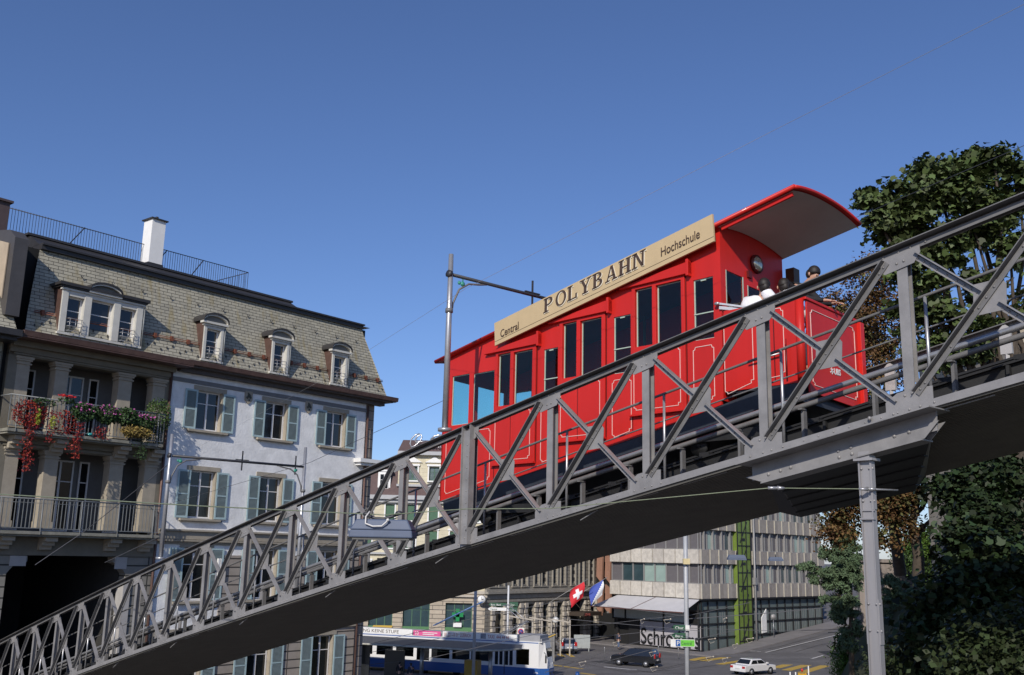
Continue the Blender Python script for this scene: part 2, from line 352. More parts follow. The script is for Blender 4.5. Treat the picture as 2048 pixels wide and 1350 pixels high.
for i in range(48):
    s=s0+.5+i*.95
    if s>s1: break
    if i%1==0:
        mb=MB(); mb.box(s-.09,s+.09,-3.2,-1.3,zb(s)+.37,zb(s)+.43); mb.build('sleeper',darksteel,br)
for dz,c in ((.555,.62),(.455,.66)):
    mb=MB(); mb.tube([(s,-c,zb(s)+dz) for s in S1],.037,10); mb.build('cable_pipe',galv if dz>.5 else steel2,br)
for k in range(-5,38):
    s=.8+1.03*k
    if s<s1: mb=MB(); mb.box(s-.02,s+.02,-.72,-.64,zb(s)-.1,zb(s)+.42); mb.box(s-.03,s+.03,-.7,-.58,zb(s)+.40,zb(s)+.42); mb.build('pipe_bracket',steel2,br)
hr=MB(); hr.tube([(s,-.6,zb(s)+1.31) for s in S1],.021,8); hr.build('handrail',steel2,br)
hr=MB(); hr.tube([(s,-.6,zb(s)+.90) for s in S1],.013,6); hr.build('mid_rail',steel2,br)
for k in range(-3,19):
    s=2.1+2.07*k; mb=MB(); mb.tube([(s,-.6,zb(s)-.1),(s,-.6,zb(s)+1.30)],.022,8); mb.box(s-.05,s+.05,-.66,-.54,zb(s)-.1,zb(s)-.08); mb.build('handrail_post',galv,br)
mb=MB(); mb.loft([(-3.3,1.34),(-3.3,1.46),(-3.32,1.46),(-3.32,1.34)],S1,zb); mb.loft([(-3.22,1.45),(-3.22,1.465),(-3.4,1.465),(-3.4,1.45)],S1,zb); mb.loft([(-3.22,1.335),(-3.22,1.35),(-3.4,1.35),(-3.4,1.335)],S1,zb); mb.build('power_rail_beam',steel2,br)
for k in range(-3,21):
    s=.16+1.75*k
    if s<s1:
        mb=MB(); mb.prism([(s+x,-3.24,zb(s)+z) for x,z in ((-.08,1.02),(-.08,1.38),(-.02,1.44),(.02,1.44),(.08,1.38),(.08,1.02))],(0,-.05,0)); mb.bar((s,-3.27,zb(s)+1.1),(s+.02,-3.3,zb(s)+.3),.05,.05); mb.build('power_rail_bracket',mat('pale_bracket',(.42,.41,.40),.6) if k<9 else steel,br)
# bearing beam, haunched cross girder and the column that carries them
mb=MB(); dn=lambda s,dz:(s,.03,zb(s)+dz)
for y0,y1 in ((.03,.045),(-.13,-.115)):
    mb.prism([(2.02,y0,zb(2.02)-.56),(2.28,y0,zb(2.28)-.44),(-.34,y0,zb(-.34)-.40),(-.16,y0,zb(-.16)-.56)],(0,y1-y0,0))
mb.hexa([(2.26,-.2,zb(2.26)-.30),(2.26,.30,zb(2.26)-.30),(-.36,.30,zb(-.36)-.28),(-.36,-.2,zb(-.36)-.28),(2.26,-.2,zb(2.26)-.285),(2.26,.30,zb(2.26)-.285),(-.36,.30,zb(-.36)-.265),(-.36,-.2,zb(-.36)-.265)])
mb.hexa([(2.04,-.2,zb(2.04)-.575),(2.04,.07,zb(2.04)-.575),(-.14,.07,zb(-.14)-.575),(-.14,-.2,zb(-.14)-.575),(2.04,-.2,zb(2.04)-.56),(2.04,.07,zb(2.04)-.56),(-.14,.07,zb(-.14)-.56),(-.14,-.2,zb(-.14)-.56)])
mb.hexa([(2.2,-.01,zb(2.2)-.5),(2.2,.01,zb(2.2)-.5),(-.3,.01,zb(-.3)-.5),(-.3,-.01,zb(-.3)-.5),(2.2,-.01,zb(2.2)-.27),(2.2,.01,zb(2.2)-.27),(-.3,.01,zb(-.3)-.27),(-.3,-.01,zb(-.3)-.27)])
for s,dz in ((1.93,-.48),(1.75,-.475),(1.6,-.47),(.93,-.43),(.76,-.43),(.92,-.51),(.75,-.51),(.2,-.44),(0.02,-.44),(.5,-.15)): mb.ell((s,.045,zb(s)+dz),(.026,.02,.026),6,4)
mb.build('bearing_beam',steel,br)
mb=MB(); mb.hexa([(1.95,-.2,zb(1.95)-.56),(-.1,-.2,zb(-.1)-.56),(2.25,-4.5,zb(2.25)-.36),(4.35,-4.5,zb(4.35)-.34),(2.2,-.2,zb(2.2)-.25),(-.2,-.2,zb(-.2)-.25),(2.1,-4.6,zb(2.1)-.12),(4.9,-4.6,zb(4.9)-.12)])
for t in (.2,.4,.6,.8):
    a=Vector((1.95,-.2,zb(1.95)-.575)).lerp(Vector((4.35,-4.5,zb(4.35)-.355)),t); b=Vector((-.1,-.2,zb(-.1)-.575)).lerp(Vector((2.25,-4.5,zb(2.25)-.375)),t); mb.bar(a,b,.1,.02)
mb.build('cross_girder',darksteel,br)
colm=mat('column_grey_paint',(.31,.30,.305),.38,.1,.22,1.6,.04,40,.5,0,1)
zc=zb(.6)-.60
mb=MB(); x=.6
mb.box(x-.076,x-.064,-.05,.04,0,zc-.03); mb.box(x+.064,x+.076,-.05,.04,0,zc-.03); mb.box(x-.064,x+.064,.0,.012,0,zc-.03)
mb.box(x-.12,x+.12,-.12,.08,zc-.03,zc+.0); mb.box(x-.07,x+.07,-.1,.05,zc,zc+.08)
mb.box(x-.09,x+.09,.012,.03,zc-.62,zc-.60)
for z in (zc-.12,zc-.5,1.2+8.05,1.2+8.35): 
    for d in (-.05,.05): mb.ell((x+d,.02,z),(.015,.018,.015),6,4); mb.ell((x+d*1.62,.01,z),(.02,.018,.018),6,4)
mb.box(x-.086,x-.076,-.045,.035,9.1,9.6); mb.box(x+.076,x+.086,-.045,.035,9.1,9.6); mb.box(x-.086,x-.076,-.045,.035,zc-.6,zc-.04); mb.box(x+.076,x+.086,-.045,.035,zc-.6,zc-.04)
mb.box(x-.09,x+.09,.005,.055,zc-.72,zc-.70)
mb.build('column',colm,br)

# ================================================================ THE CAR
CO=Vector((6.5,-2.2,11.2)); CT=Matrix.Translation(-CO)@Matrix(((1,0,0,0),(0,1,0,0),(0,.07,1,.07*1.40),(0,0,0,1)))
car=thing('funicular_car','bright red funicular car with cream nameboard on its sloping roof, climbing behind the truss','funicular car',BM@CO,BROT)
def CB(): m=MB(); m.T=CT; return m
YN,YF=-1.40,-3.14
def lin(pts):
    pts=sorted(pts)
    def f(s):
        for (a,za),(b,zb_) in zip(pts,pts[1:]):
            if s<=b or (b,zb_)==pts[-1]: return za+(zb_-za)*(s-a)/(b-a)
    return f
zbot=lin([(10.7,11.02),(7.56,11.57),(5.21,12.0),(4.11,12.24),(2.9,12.53),(2.2,12.54)])
zroof=lambda s:13.93+(10.78-s)*.1785
OP=[(9.83,10.38,12.55,13.565,'W'),(9.06,9.70,12.52,13.54,'W'),(8.57,8.94,12.80,13.82,'D'),(7.95,8.48,12.80,13.80,'D'),(7.30,7.67,12.76,13.75,'S'),
    (6.80,7.16,13.14,14.15,'D'),(6.19,6.71,13.13,14.13,'D'),(5.54,5.93,13.08,14.08,'S'),(5.04,5.42,13.47,14.47,'D'),(4.43,4.96,13.46,14.46,'D'),(3.81,4.20,13.41,14.41,'S')]
def side(mb,y,th,lo,hi,ops):
    cuts=sorted({lo,hi}|{v for o in ops for v in o[:2]}|{s for s in (7.56,5.21,4.11) if lo<s<hi})
    for a,b in zip(cuts,cuts[1:]):
        m_=(a+b)/2; o=[q for q in ops if q[0]<m_<q[1]]
        segs=[(zbot(a),zbot(b),o[0][2],o[0][2]),(o[0][3],o[0][3],zroof(a),zroof(b))] if o else [(zbot(a),zbot(b),zroof(a),zroof(b))]
        for (l0,l1,h0,h1) in segs:
            mb.hexa([(a,y,l0),(b,y,l1),(b,y-th,l1),(a,y-th,l0),(a,y,h0),(b,y,h1),(b,y-th,h1),(a,y-th,h0)])
OPF=[(a,b,c,d if k=='W' else c+.46,k) for a,b,c,d,k in OP]
for y,nm,oo in ((YN,'side_wall',OP),(YF+.04,'side_wall',OPF)):
    mb=CB(); side(mb,y,.04,3.7,10.66,oo); mb.build(nm,red,car)
frm=mat('pale_window_frame',(.42,.50,.42),.5,0,.05)
for y,sg in ((YN,1),(YF+.02,-1)):
    for (a,b,c,d,k) in (OP if sg>0 else OPF):
        f=CB(); w=.014
        f.box(a,a+w,y-.035,y-.02,c,d); f.box(b-w*1.6,b,y-.035,y-.02,c,d); f.box(a,b,y-.035,y-.02,c,c+w); f.box(a,b,y-.035,y-.02,d-w,d)
        if k=='S': f.box(a,b,y-.03,y-.008,c+.42,c+.437); f.box((a+b)/2-.05,(a+b)/2+.05,y-.02,y-.005,d-.04,d-.02)
        fo=f.build('window',frm,car); p=CB(); p.box(a,b,y-.025,y-.021,c,d); p.build('pane',carglass,fo)
# doors: raised leaves with head box, ledge and seams
for (a,b,zl,zh,h0,h1) in ((7.86,9.0,11.69,13.86,7.74,9.3),(6.11,7.24,12.01,14.19,5.97,7.5),(4.36,5.49,12.33,14.52,4.23,5.74)):
    ops=[o for o in OP if a<o[0]<b]
    d=CB(); y=YN+.035
    xs=sorted({a,b}|{v for o in ops for v in o[:2]})
    for p,q in zip(xs,xs[1:]):
        o=[k for k in ops if k[0]<(p+q)/2<k[1]]
        if o: d.box(p,q,YN+.002,y,zl,o[0][2]); d.box(p,q,YN+.002,y,o[0][3],zh)
        else: d.box(p,q,YN+.002,y,zl,zh)
    do=d.build('door',red,car,bevel=.006)
    g=CB(); g.box(a-.022,a-.004,YN,YN+.006,zbot(a)+.15,zh); g.box(b+.004,b+.018,YN,YN+.006,zbot(b)+.1,zh); g.box((ops[0][0]+ops[1][1])/2-.006,(ops[0][0]+ops[1][1])/2+.006,y,y+.003,zl,ops[0][2]-.02) ; g.build('door_seam',redd,do)
    g=CB(); g.box(a-.02,b+.04,YN,YN+.075,zl-.03,zl); g.build('door_step',red,do)
    h=CB(); h.hexa([(h0,YN,zh),(h1,YN,zh),(h1,YN+.085,zh),(h0,YN+.085,zh),(h0,YN,zh+.2),(h1,YN,zh+.03),(h1,YN+.085,zh+.03),(h0,YN+.085,zh+.2)]); h.box(h0,h0+.05,YN,YN+.1,zh-.04,zh+.24); h.build('door_head_box',red,car,bevel=.006)
# pinstripes
def stripe(mb,pts,fn,w=.009):
    P=[fn(*p) for p in pts]
    for a,b in zip(P,P[1:]+P[:1]): mb.bar(a,b,w,w)
def notch(a,b,c0,c1,d,k=.045): return [(a+k,c0),(b-k,c1),(b-k,c1+k*.6),(b,c1+k),(b,d-k),(b-k*.6,d-k),(b-k,d),(a+k,d),(a+k*.6,d-k),(a,d-k),(a,c0+k),(a+k,c0+k)]
mb=CB()
for (a,b,zl,zt_,y) in ((10.5,9.86,0,12.42,YN),(9.74,9.14,0,12.40,YN),(8.96,7.98,11.76,12.69,YN+.035),(7.72,7.28,0,12.64,YN),(7.18,6.22,12.08,13.03,YN+.035),(5.96,5.53,0,12.97,YN),(5.44,4.46,12.40,13.35,YN+.035),(4.22,3.82,0,13.30,YN),(3.62,3.10,0,13.72,YN),(2.98,2.56,0,13.68,YN)):
    a,b=min(a,b),max(a,b); l0=zl or zbot(a)+.13; l1=zl or zbot(b)+.13
    stripe(mb,notch(a,b,l0,l1,zt_),lambda s,z:Vector((s,y+.003,z)),.009)
mb.build('pinstripe',pinstr,car)
# ends: lower end wall with windows, upper cabin bulkhead, platform
def archz(y,s): t=(y-YN)/(YF-YN); return zroof(s)+.10*(1-(2*t-1)**2)-.02
def endwall(mb,s,th,ops,zl):
    ys=sorted({YN,YF}|{YN+(YF-YN)*i/12 for i in range(13)}|{v for o in ops for v in o[:2]})
    for a,b in zip(ys,ys[1:]):
        o=[q for q in ops if q[0]<(a+b)/2<q[1]]
        segs=[(zl,zl,o[0][2],o[0][2]),(o[0][3],o[0][3],archz(a,s),archz(b,s))] if o else [(zl,zl,archz(a,s),archz(b,s))]
        for (l0,l1,h0,h1) in segs: mb.hexa([(s,a,l0),(s,b,l1),(s+th,b,l1),(s+th,a,l0),(s,a,h0),(s,b,h1),(s+th,b,h1),(s+th,a,h0)])
EO=[(-2.0,-1.53,13.93,14.52),(-2.88,-2.11,13.93,14.42)]
mb=CB(); endwall(mb,3.66,.04,EO,12.4); mb.build('platform_bulkhead',red,car)
for o in EO:
    f=CB(); f.box(3.655,3.665,o[0],o[0]+.02,o[2],o[3]); f.box(3.655,3.665,o[1]-.02,o[1],o[2],o[3]); f.box(3.655,3.665,o[0],o[1],o[2],o[2]+.02); fo=f.build('window',frm,car); p=CB(); p.box(3.67,3.675,o[0],o[1],o[2],o[3]); p.build('pane',carglass,fo)
LO=[(-2.2,-1.5,12.55,13.56),(-3.05,-2.3,12.55,13.56)]
mb=CB(); endwall(mb,10.62,.04,LO,11.05); mb.build('end_wall',red,car)
for o in LO:
    p=CB(); p.box(10.635,10.64,o[0],o[1],o[2],o[3]); p.build('window',carglass,car)
mb=CB(); mb.prism([(10.66,YN,11.02),(10.66,YN,11.5),(10.8,YN,12.9),(10.8,YN,13.9),(10.62,YN,13.9),(10.62,YN,11.02)],(0,.012,0)) if False else None
# roof
def roofsec(s,yo,dz): return None
mb=CB(); NS=14; 
def rsec(s):
    o=[]; 
    for i in range(NS+1):
        t=i/NS; y=YN+.09+(YF-.03-YN-.09)*t; o.append((s,y,zroof(s)+.11*(1-abs(2*t-1)**2.2)+.01))
    return o
vs=[]; ss=[10.86,3.6,2.22]
for s in ss: vs+=rsec(s)
for s in ss: vs+=[(p[0],p[1],p[2]-.045) for p in rsec(s)]
k=NS+1; fs=[]
for i in range(2):
    for j in range(NS): fs+=[(i*k+j,i*k+j+1,(i+1)*k+j+1,(i+1)*k+j),(3*k+i*k+j,3*k+(i+1)*k+j,3*k+(i+1)*k+j+1,3*k+i*k+j+1)]
for e in (0,2):
    for j in range(NS): fs.append((e*k+j,e*k+j+1,3*k+e*k+j+1,3*k+e*k+j))
for i in range(2):
    for j in (0,NS): fs.append((i*k+j,(i+1)*k+j,3*k+(i+1)*k+j,3*k+i*k+j))
mb.add(vs,fs,False); mb.tube([(s,YN+.09,zroof(s)) for s in (10.86,2.22)],.035,8); mb.tube([(s,YF-.03,zroof(s)) for s in (10.86,2.22)],.035,8)
mb.tube([(p[0],p[1],p[2]-.02) for p in rsec(2.22)],.034,8); mb.tube([(p[0],p[1],p[2]-.02) for p in rsec(10.86)],.03,8)
mb.bar((3.6,YN+.02,zroof(3.6)-.07),(2.3,YN+.02,zroof(2.3)-.07),.035,.06)
mb.build('roof',red,car)
mb=CB(); r1=[(3.64,p[1]*.98+-.045,p[2]-.055) for p in rsec(3.64)]; r2=[(2.26,p[1]*.98-.045,p[2]-.055) for p in rsec(2.26)]; mb.add(r1+r2,[(j,j+1,k+j+1,k+j) for j in range(NS)]); mb.build('ceiling_panel',ceilm,car,fixn=False)
# platform
for ya,yb,zl in ((YN-.035,YN,12.53),(YF,YF+.035,12.5)): mb=CB(); mb.box(2.34,3.62,ya,yb,zl,13.80); mb.build('platform_side',red,car)
for ya,zl in ((YN-.03,12.5),(YF+.2,12.3)): mb=CB(); mb.tube([(2.30,ya,zl),(2.30,ya,13.81)],.065,12); mb.build('corner_post',red,car)
mb=CB(); mb.box(2.22,2.25,YF+.24,YN-.1,12.40,13.76); mb.box(2.20,2.27,YF+.2,YN-.05,13.76,13.80); mb.box(2.16,2.24,YF+.13,YF+.24,12.1,13.76); mb.build('front_panel',red,car,bevel=.006)
mb=CB(); stripe(mb,notch(YF+.34,YN-.18,12.52,12.52,13.64),lambda y,z:Vector((2.216,y,z))); mb.build('pinstripe',pinstr,car)
mb=CB(); mb.box(2.24,3.62,YF+.03,YN-.03,12.50,12.60); mb.build('platform_floor',chass,car)
g=CB(); g.box(2.72,2.735,YN,YN+.006,12.6,13.8); g.box(2.52,2.53,YN,YN+.006,12.6,13.2); g.tube([(2.5,YN+.05,12.6),(2.5,YN+.05,13.1)],.012,6); g.build('platform_gate_seam',redd,car)
g=CB(); g.tube([(2.6,YN+.06,12.98),(3.15,YN+.06,12.92)],.014,6); g.build('grab_bar',galv,car)
g=CB(); g.bar((3.68,YN+.05,13.92),(3.1,YN-.2,13.80),.03,.03); g.ell((3.7,YN+.06,13.92),(.05,.03,.03)); g.bar((3.68,YN+.03,13.86),(3.15,YN-.2,13.77),.02,.05); g.build('folding_arm',galv,car)
g=CB(); g.ell((3.62,-2.36,14.84),(.05,.125,.125),16,8); g.build('headlamp',mat('brass_lamp_glass',(.62,.60,.48),.15,.6,.2,8),car)
g=CB(); g.tube([(3.655,-2.36,14.84),(3.61,-2.36,14.84)],[.16,.15],18); g.box(3.62,3.66,-2.2,-2.1,14.55,14.66); g.build('lamp_bezel',redd,car)
g=CB(); g.box(3.46,3.62,YF-.2,YF-.03,14.62,14.98); g.build('side_lamp_box',mat('bronze_lamp_case',(.10,.065,.04),.4,.5),car)
# UBS mark on the upper end panel: three crossed keys and letters
mw=mat('white_mark',(.75,.72,.70),.5,0,0)
MT=Matrix(((0,0,-1,0),(-1,0,0,0),(0,1,0,0),(0,0,0,1)))
text3d('lettering','UBS',mw,car,Vector((2.214,-2.16,12.74))-CO,(0,0,0),.125,.002,'LEFT',MT,.85,.004)
g=CB()
for a in (0,60,120): 
    dx=math.cos(R(a+20))*.045; dz=math.sin(R(a+20))*.045; g.bar((2.213,-2.10-dx,12.835-dz),(2.213,-2.10+dx,12.835+dz),.008,.010); g.ell((2.213,-2.10-dx,12.835-dz),(.004,.015,.015),8,4)
g.build('key_emblem',mw,car)
# chassis, wheels, floor and cabin insides
mb=CB(); zc_=lambda s:zbot(s)-.005
xs=[10.55,7.56,5.21,4.11,2.9,2.3]
for a,b in zip(xs,xs[1:]): mb.hexa([(a,YN-.02,zbot(a)-.28),(b,YN-.02,zbot(b)-.28),(b,YF+.02,zbot(b)-.28),(a,YF+.02,zbot(a)-.28),(a,YN-.01,zbot(a)-.003),(b,YN-.01,zbot(b)-.003),(b,YF+.02,zbot(b)-.003),(a,YF+.02,zbot(a)-.003)])
mb.build('chassis',chass,car)
for s in (9.6,8.5,4.4,3.3):
    for y in (-1.75,-2.75):
        w=CB(); z=zb(s)+.54+.17; w.tube([(s,y+.04,z),(s,y-.04,z)],.17,20); w.tube([(s,y+.06,z),(s,y-.06,z)],.06,12); w.build('wheel',darksteel,car)
for a_,b_ in ((8.2,9.9),(3.0,4.7)): mb=CB(); mb.box(a_,b_,-2.9,-1.62,zb(a_+.8)+.62,zb(a_+.8)+.78); mb.build('bogie_frame',darksteel,car)
inr=mat('cabin_lining',(.16,.18,.15),.7,0,.1)
mb=CB()
for s in (9.0,7.78,6.05,4.3): mb.box(s-.015,s+.015,YF+.05,YN-.06,zbot(s)+.05,zbot(s)+1.15)
mb.build('seat_back',inr,car)
mb=CB()
for a,b in zip(xs[:4],xs[1:4]): mb.hexa([(a,YN-.05,zbot(a)+.02),(b,YN-.05,zbot(b)+.02),(b,YF+.05,zbot(b)+.02),(a,YF+.05,zbot(a)+.02),(a,YN-.05,zbot(a)+.08),(b,YN-.05,zbot(b)+.08),(b,YF+.05,zbot(b)+.08),(a,YF+.05,zbot(a)+.08)])
mb.build('cabin_floor',inr,car)
mb=CB(); mb.add([(10.6,YN-.05,zroof(10.6)-.1),(3.7,YN-.05,zroof(3.7)-.1),(3.7,YF+.05,zroof(3.7)-.1),(10.6,YF+.05,zroof(10.6)-.1)],[(0,1,2,3)]); mb.build('cabin_ceiling',inr,car)
for s in (8.2,6.45,4.7):
    z=[o for o in OP if o[0]<s<o[1]]; z=z[0][2] if z else 13
    g=CB(); g.tube([(s,YF+.08,z+.16),(s,YF+.25,z+.16)],.05,12); g.build('emergency_lever',mat('red_lever',(.6,.03,.02),.4),car)
    g=CB(); g.box(s-.02,s+.02,YF+.3,YF+.34,zbot(s),zroof(s)-.15); g.ell((s-.2,YF+.45,z+.5),(.10,.06,.12),12,8); g.build('grab_pole',inr,car)
# nameboard
zs=lambda s:13.96+(8.88-s)*.1805
mb=CB(); a,b=8.88,3.65; y0,y1=YN+.13,YN+.165
mb.hexa([(a,y0,zs(a)),(b,y0,zs(b)),(b,y1,zs(b)),(a,y1,zs(a)),(a,y0+.03,zs(a)+.44),(b,y0+.03,zs(b)+.44),(b,y1+.03,zs(b)+.44),(a,y1+.03,zs(a)+.44)])
nb=mb.build('nameboard',cream_s,car)
mb=CB(); mb.hexa([(a,y1+.004,zs(a)+.07),(b,y1+.004,zs(b)+.07),(b,y1+.008,zs(b)+.07),(a,y1+.008,zs(a)+.07),(a,y1+.007,zs(a)+.076),(b,y1+.007,zs(b)+.076),(b,y1+.009,zs(b)+.076),(a,y1+.009,zs(a)+.076)]); mb.build('panel_joint',brownl,nb)
mb=CB()
for s in (8.7,7.3,5.2,3.9): mb.bar((s,YN-.05,zroof(s)+.0),(s,y0,zs(s)+.2),.03,.03)
mb.build('nameboard_bracket',red,car)
GL={'P':[('b',.1,.3,0,1),('b',0,.44,0,.1),('b',0,.2,.9,1),('a',.42,.72,.42,.28,.22,.17,-90,90),('b',.3,.42,.89,1),('b',.3,.42,.44,.55)],
'O':[('a',.5,.5,.5,.52,.3,.42,0,360)],
'L':[('b',.1,.3,0,1),('b',0,.42,.9,1),('b',0,.84,0,.1),('b',.74,.84,0,.34)],
'Y':[('q',(.1,.92),(.32,.92),(.57,.48),(.39,.42)),('q',(.78,.92),(.9,.92),(.57,.38),(.45,.42)),('b',.38,.58,0,.46),('b',.24,.72,0,.1),('b',0,.42,.9,1),('b',.62,1.0,.9,1)],
'B':[('b',.1,.3,0,1),('b',0,.3,0,.1),('b',0,.3,.9,1),('a',.42,.76,.36,.24,.17,.14,-90,90),('a',.44,.28,.42,.28,.21,.18,-90,90),('b',.3,.44,.9,1),('b',.3,.44,.46,.56),('b',.3,.44,0,.1)],
'A':[('q',(.1,.06),(.22,.06),(.5,.9),(.42,1)),('q',(.68,.06),(.9,.06),(.6,1),(.42,1)),('b',.24,.76,.28,.38),('b',0,.34,0,.1),('b',.58,1,0,.1)],
'H':[('b',.1,.3,0,1),('b',.7,.9,0,1),('b',.3,.7,.45,.55),('b',0,.4,0,.1),('b',.6,1,0,.1),('b',0,.4,.9,1),('b',.6,1,.9,1)],
'N':[('b',.12,.24,0,1),('b',.78,.9,0,1),('q',(.12,1),(.34,1),(.9,0),(.74,0)),('b',0,.38,0,.1),('b',0,.3,.9,1),('b',.62,1.04,.9,1)]}
def slab(word,x,fn,h,adv,gap,mb,th):
    for ch in word:
        for g in GL[ch]:
            if g[0]=='b': e=.022; polys=[[(g[1]-e,g[3]),(g[2]+e,g[3]),(g[2]+e,g[4]),(g[1]-e,g[4])]]
            elif g[0]=='q': polys=[list(g[1:])]
            else:
                _,cx,cz,ro,rz,ri,rj,a0,a1=g; n=max(6,int(abs(a1-a0)/15)); polys=[]
                for i in range(n):
                    u,v=R(a0+(a1-a0)*i/n),R(a0+(a1-a0)*(i+1)/n); polys.append([(cx+ri*math.cos(u),cz+rj*math.sin(u)),(cx+ro*math.cos(u),cz+rz*math.sin(u)),(cx+ro*math.cos(v),cz+rz*math.sin(v)),(cx+ri*math.cos(v),cz+rj*math.sin(v))])
            for p in polys: mb.prism([fn(x+q[0]*adv,q[1]*h) for q in p],(0,th,0))
        x+=adv+gap
for nm,m_,dx,dy,dz in (('lettering_highlight',mat('pale_lettering_edge',(.80,.72,.56),.5,0,0),.014,.001,-.012),('lettering',brownl,0,.004,0)):
    mb=CB(); slab('POLYBAHN',0,lambda x,z:(7.50-x-dx-z*.09,y1+dy+.003+.03*(z+.1)/.44,zs(7.50-x)+.155+z+dz),.262,.275,.034,mb,.010); mb.build(nm,m_,nb)
K=.1805; MT2=Matrix(((-1,0,0,0),(0,0,1,0),(K,1,0,0),(0,0,0,1)))
text3d('lettering','Central',brownl,nb,Vector((8.71,y1+.018,zs(8.71)+.115))-CO,(0,0,0),.205,.003,'LEFT',MT2,.85)
text3d('lettering','Hochschule',brownl,nb,Vector((4.72,y1+.022,zs(4.72)+.17))-CO,(0,0,0),.215,.003,'LEFT',MT2,.80)
# ================================================================ THE TOWN HOUSE ON THE LEFT
LO_=Vector((-11.5829,50.,0)); LROT=PI/2-R(39.2)
LM=Matrix.Translation(LO_)@Matrix.Rotation(LROT,4,'Z')       # x runs away to the right along the front, -y is outward
def lb(u,z,y): f=(40.6+y)/40.6; return ((u+31.43)*f-31.43,y,10+(z-10)*f)
stucco=mat('pale_blue_stucco',(.80,.79,.77),.88,0,.16,1.6,.7,10)
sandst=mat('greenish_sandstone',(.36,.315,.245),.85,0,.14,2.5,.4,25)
sandd=mat('grey_sandstone_wall',(.19,.17,.13),.85,0,.18,1.8,.4,20)  # grey stone, lowered in tone to deepen the loggia's shade
rust=brickmat('rusticated_blocks',(.36,.31,.26),(.32,.275,.23),(.05,.045,.04),1.5,.40,.03,.85,0,.9)
shut=mat('blue_green_shutter_paint',(.38,.50,.51),.6,0,.10,3)
shutl=mat('grey_shutter_slats',(.20,.25,.25),.7,0,.1,3)
winw=mat('white_window_paint',(.70,.68,.66),.5,0,.06,4)
wing=mat('cream_dormer_paint',(.60,.58,.52),.6,0,.10,3)
copper=mat('brown_copper_flashing',(.13,.075,.06),.5,.3,.25,3)
darkroof=mat('dark_metal_roof',(.045,.042,.042),.5,.2,.2,2)
slt=slate()
cur=mat('pale_curtain',(.50,.48,.42),.9,0,.1); curb=mat('brown_curtain',(.28,.15,.08),.9,0,.1)
dark=mat('dark_interior',(.012,.012,.012),.9,0,0)
iron=mat('dark_iron',(.05,.05,.055),.5,.3,.2); railm=mat('grey_balcony_rail',(.22,.23,.23),.5,.2,.15)
hb=thing('town_house','pale blue and grey town house with slate mansard roof, blue-green shutters and dark archway','building',LO_,LROT)
WX=((-4.83,-3.46),(-.95,.42),(2.98,4.34))
ops=[]
for a,b in WX: ops+=[(a,b,15.43,17.28),(a,b,11.38,13.56),(a,b,7.72,10.07),(a,b,3.6,5.88)]
mb=MB(); wallgrid(mb,-6.25,5.80,6.4,18.25,[o for o in ops if o[2]>7],0,.34); mb.m=0
mb.build('stucco_wall',stucco,hb,fixn=False)
mb=MB(); wallgrid(mb,-6.25,5.80,0,6.4,[o for o in ops if o[2]<7],0,.34); mb.build('ground_floor_wall',rust,hb,fixn=False)
mb=MB(); mb.box(5.80,5.98,.05,.5,0,18.2); mb.box(5.98,6.58,.18,9,0,18.2); mb.build('corner_quoins',brickmat('corner_quoin_blocks',(.36,.30,.24),(.31,.26,.21),(.06,.05,.045),3,.52,.02,.85,0,.7),hb)
for u in (5.87,-6.3): mb=MB(); mb.tube([(u,-.09,0),(u,-.09,17.9)],.06,10); mb.build('downpipe',copper,hb)
mb=MB(); mb.box(-6.25,6.6,9,9.3,0,18.2); mb.box(6.3,6.58,.3,9.2,0,18.2); mb.box(-14,-13.8,.1,9,0,18); mb.build('rear_wall',sandd,hb)
# piers of rusticated blocks on the lower storeys
for a,b in ((-2.75,-1.72),(1.12,2.2),(5.05,5.80)): mb=MB(); mb.box(a,b,-.05,.0,6.4,9.75); mb.build('rusticated_pier',rust,hb)
mb=MB(); mb.box(-6.25,5.9,-.16,0,10.42,10.78); mb.box(-6.25,5.98,-.28,0,10.78,10.86); mb.box(-6.25,5.9,-.2,0,10.33,10.40); mb.box(-6.25,5.9,-.06,0,10.2,10.3); mb.box(-6.25,5.8,-.10,0,6.25,6.5)
mb.build('string_course',sandst,hb)
mb=MB(); mb.box(-6.25,5.8,-.05,0,17.53,17.72); mb.build('frieze_band',mat('grey_frieze',(.20,.20,.205),.85,0,.1),hb)
# small cornice block on the right corner
mb=MB(); mb.box(5.1,6.9,-.55,.5,14.75,14.95); mb.box(5.25,6.75,-.4,.5,14.6,14.75); mb.build('corner_cornice',whitep,hb)
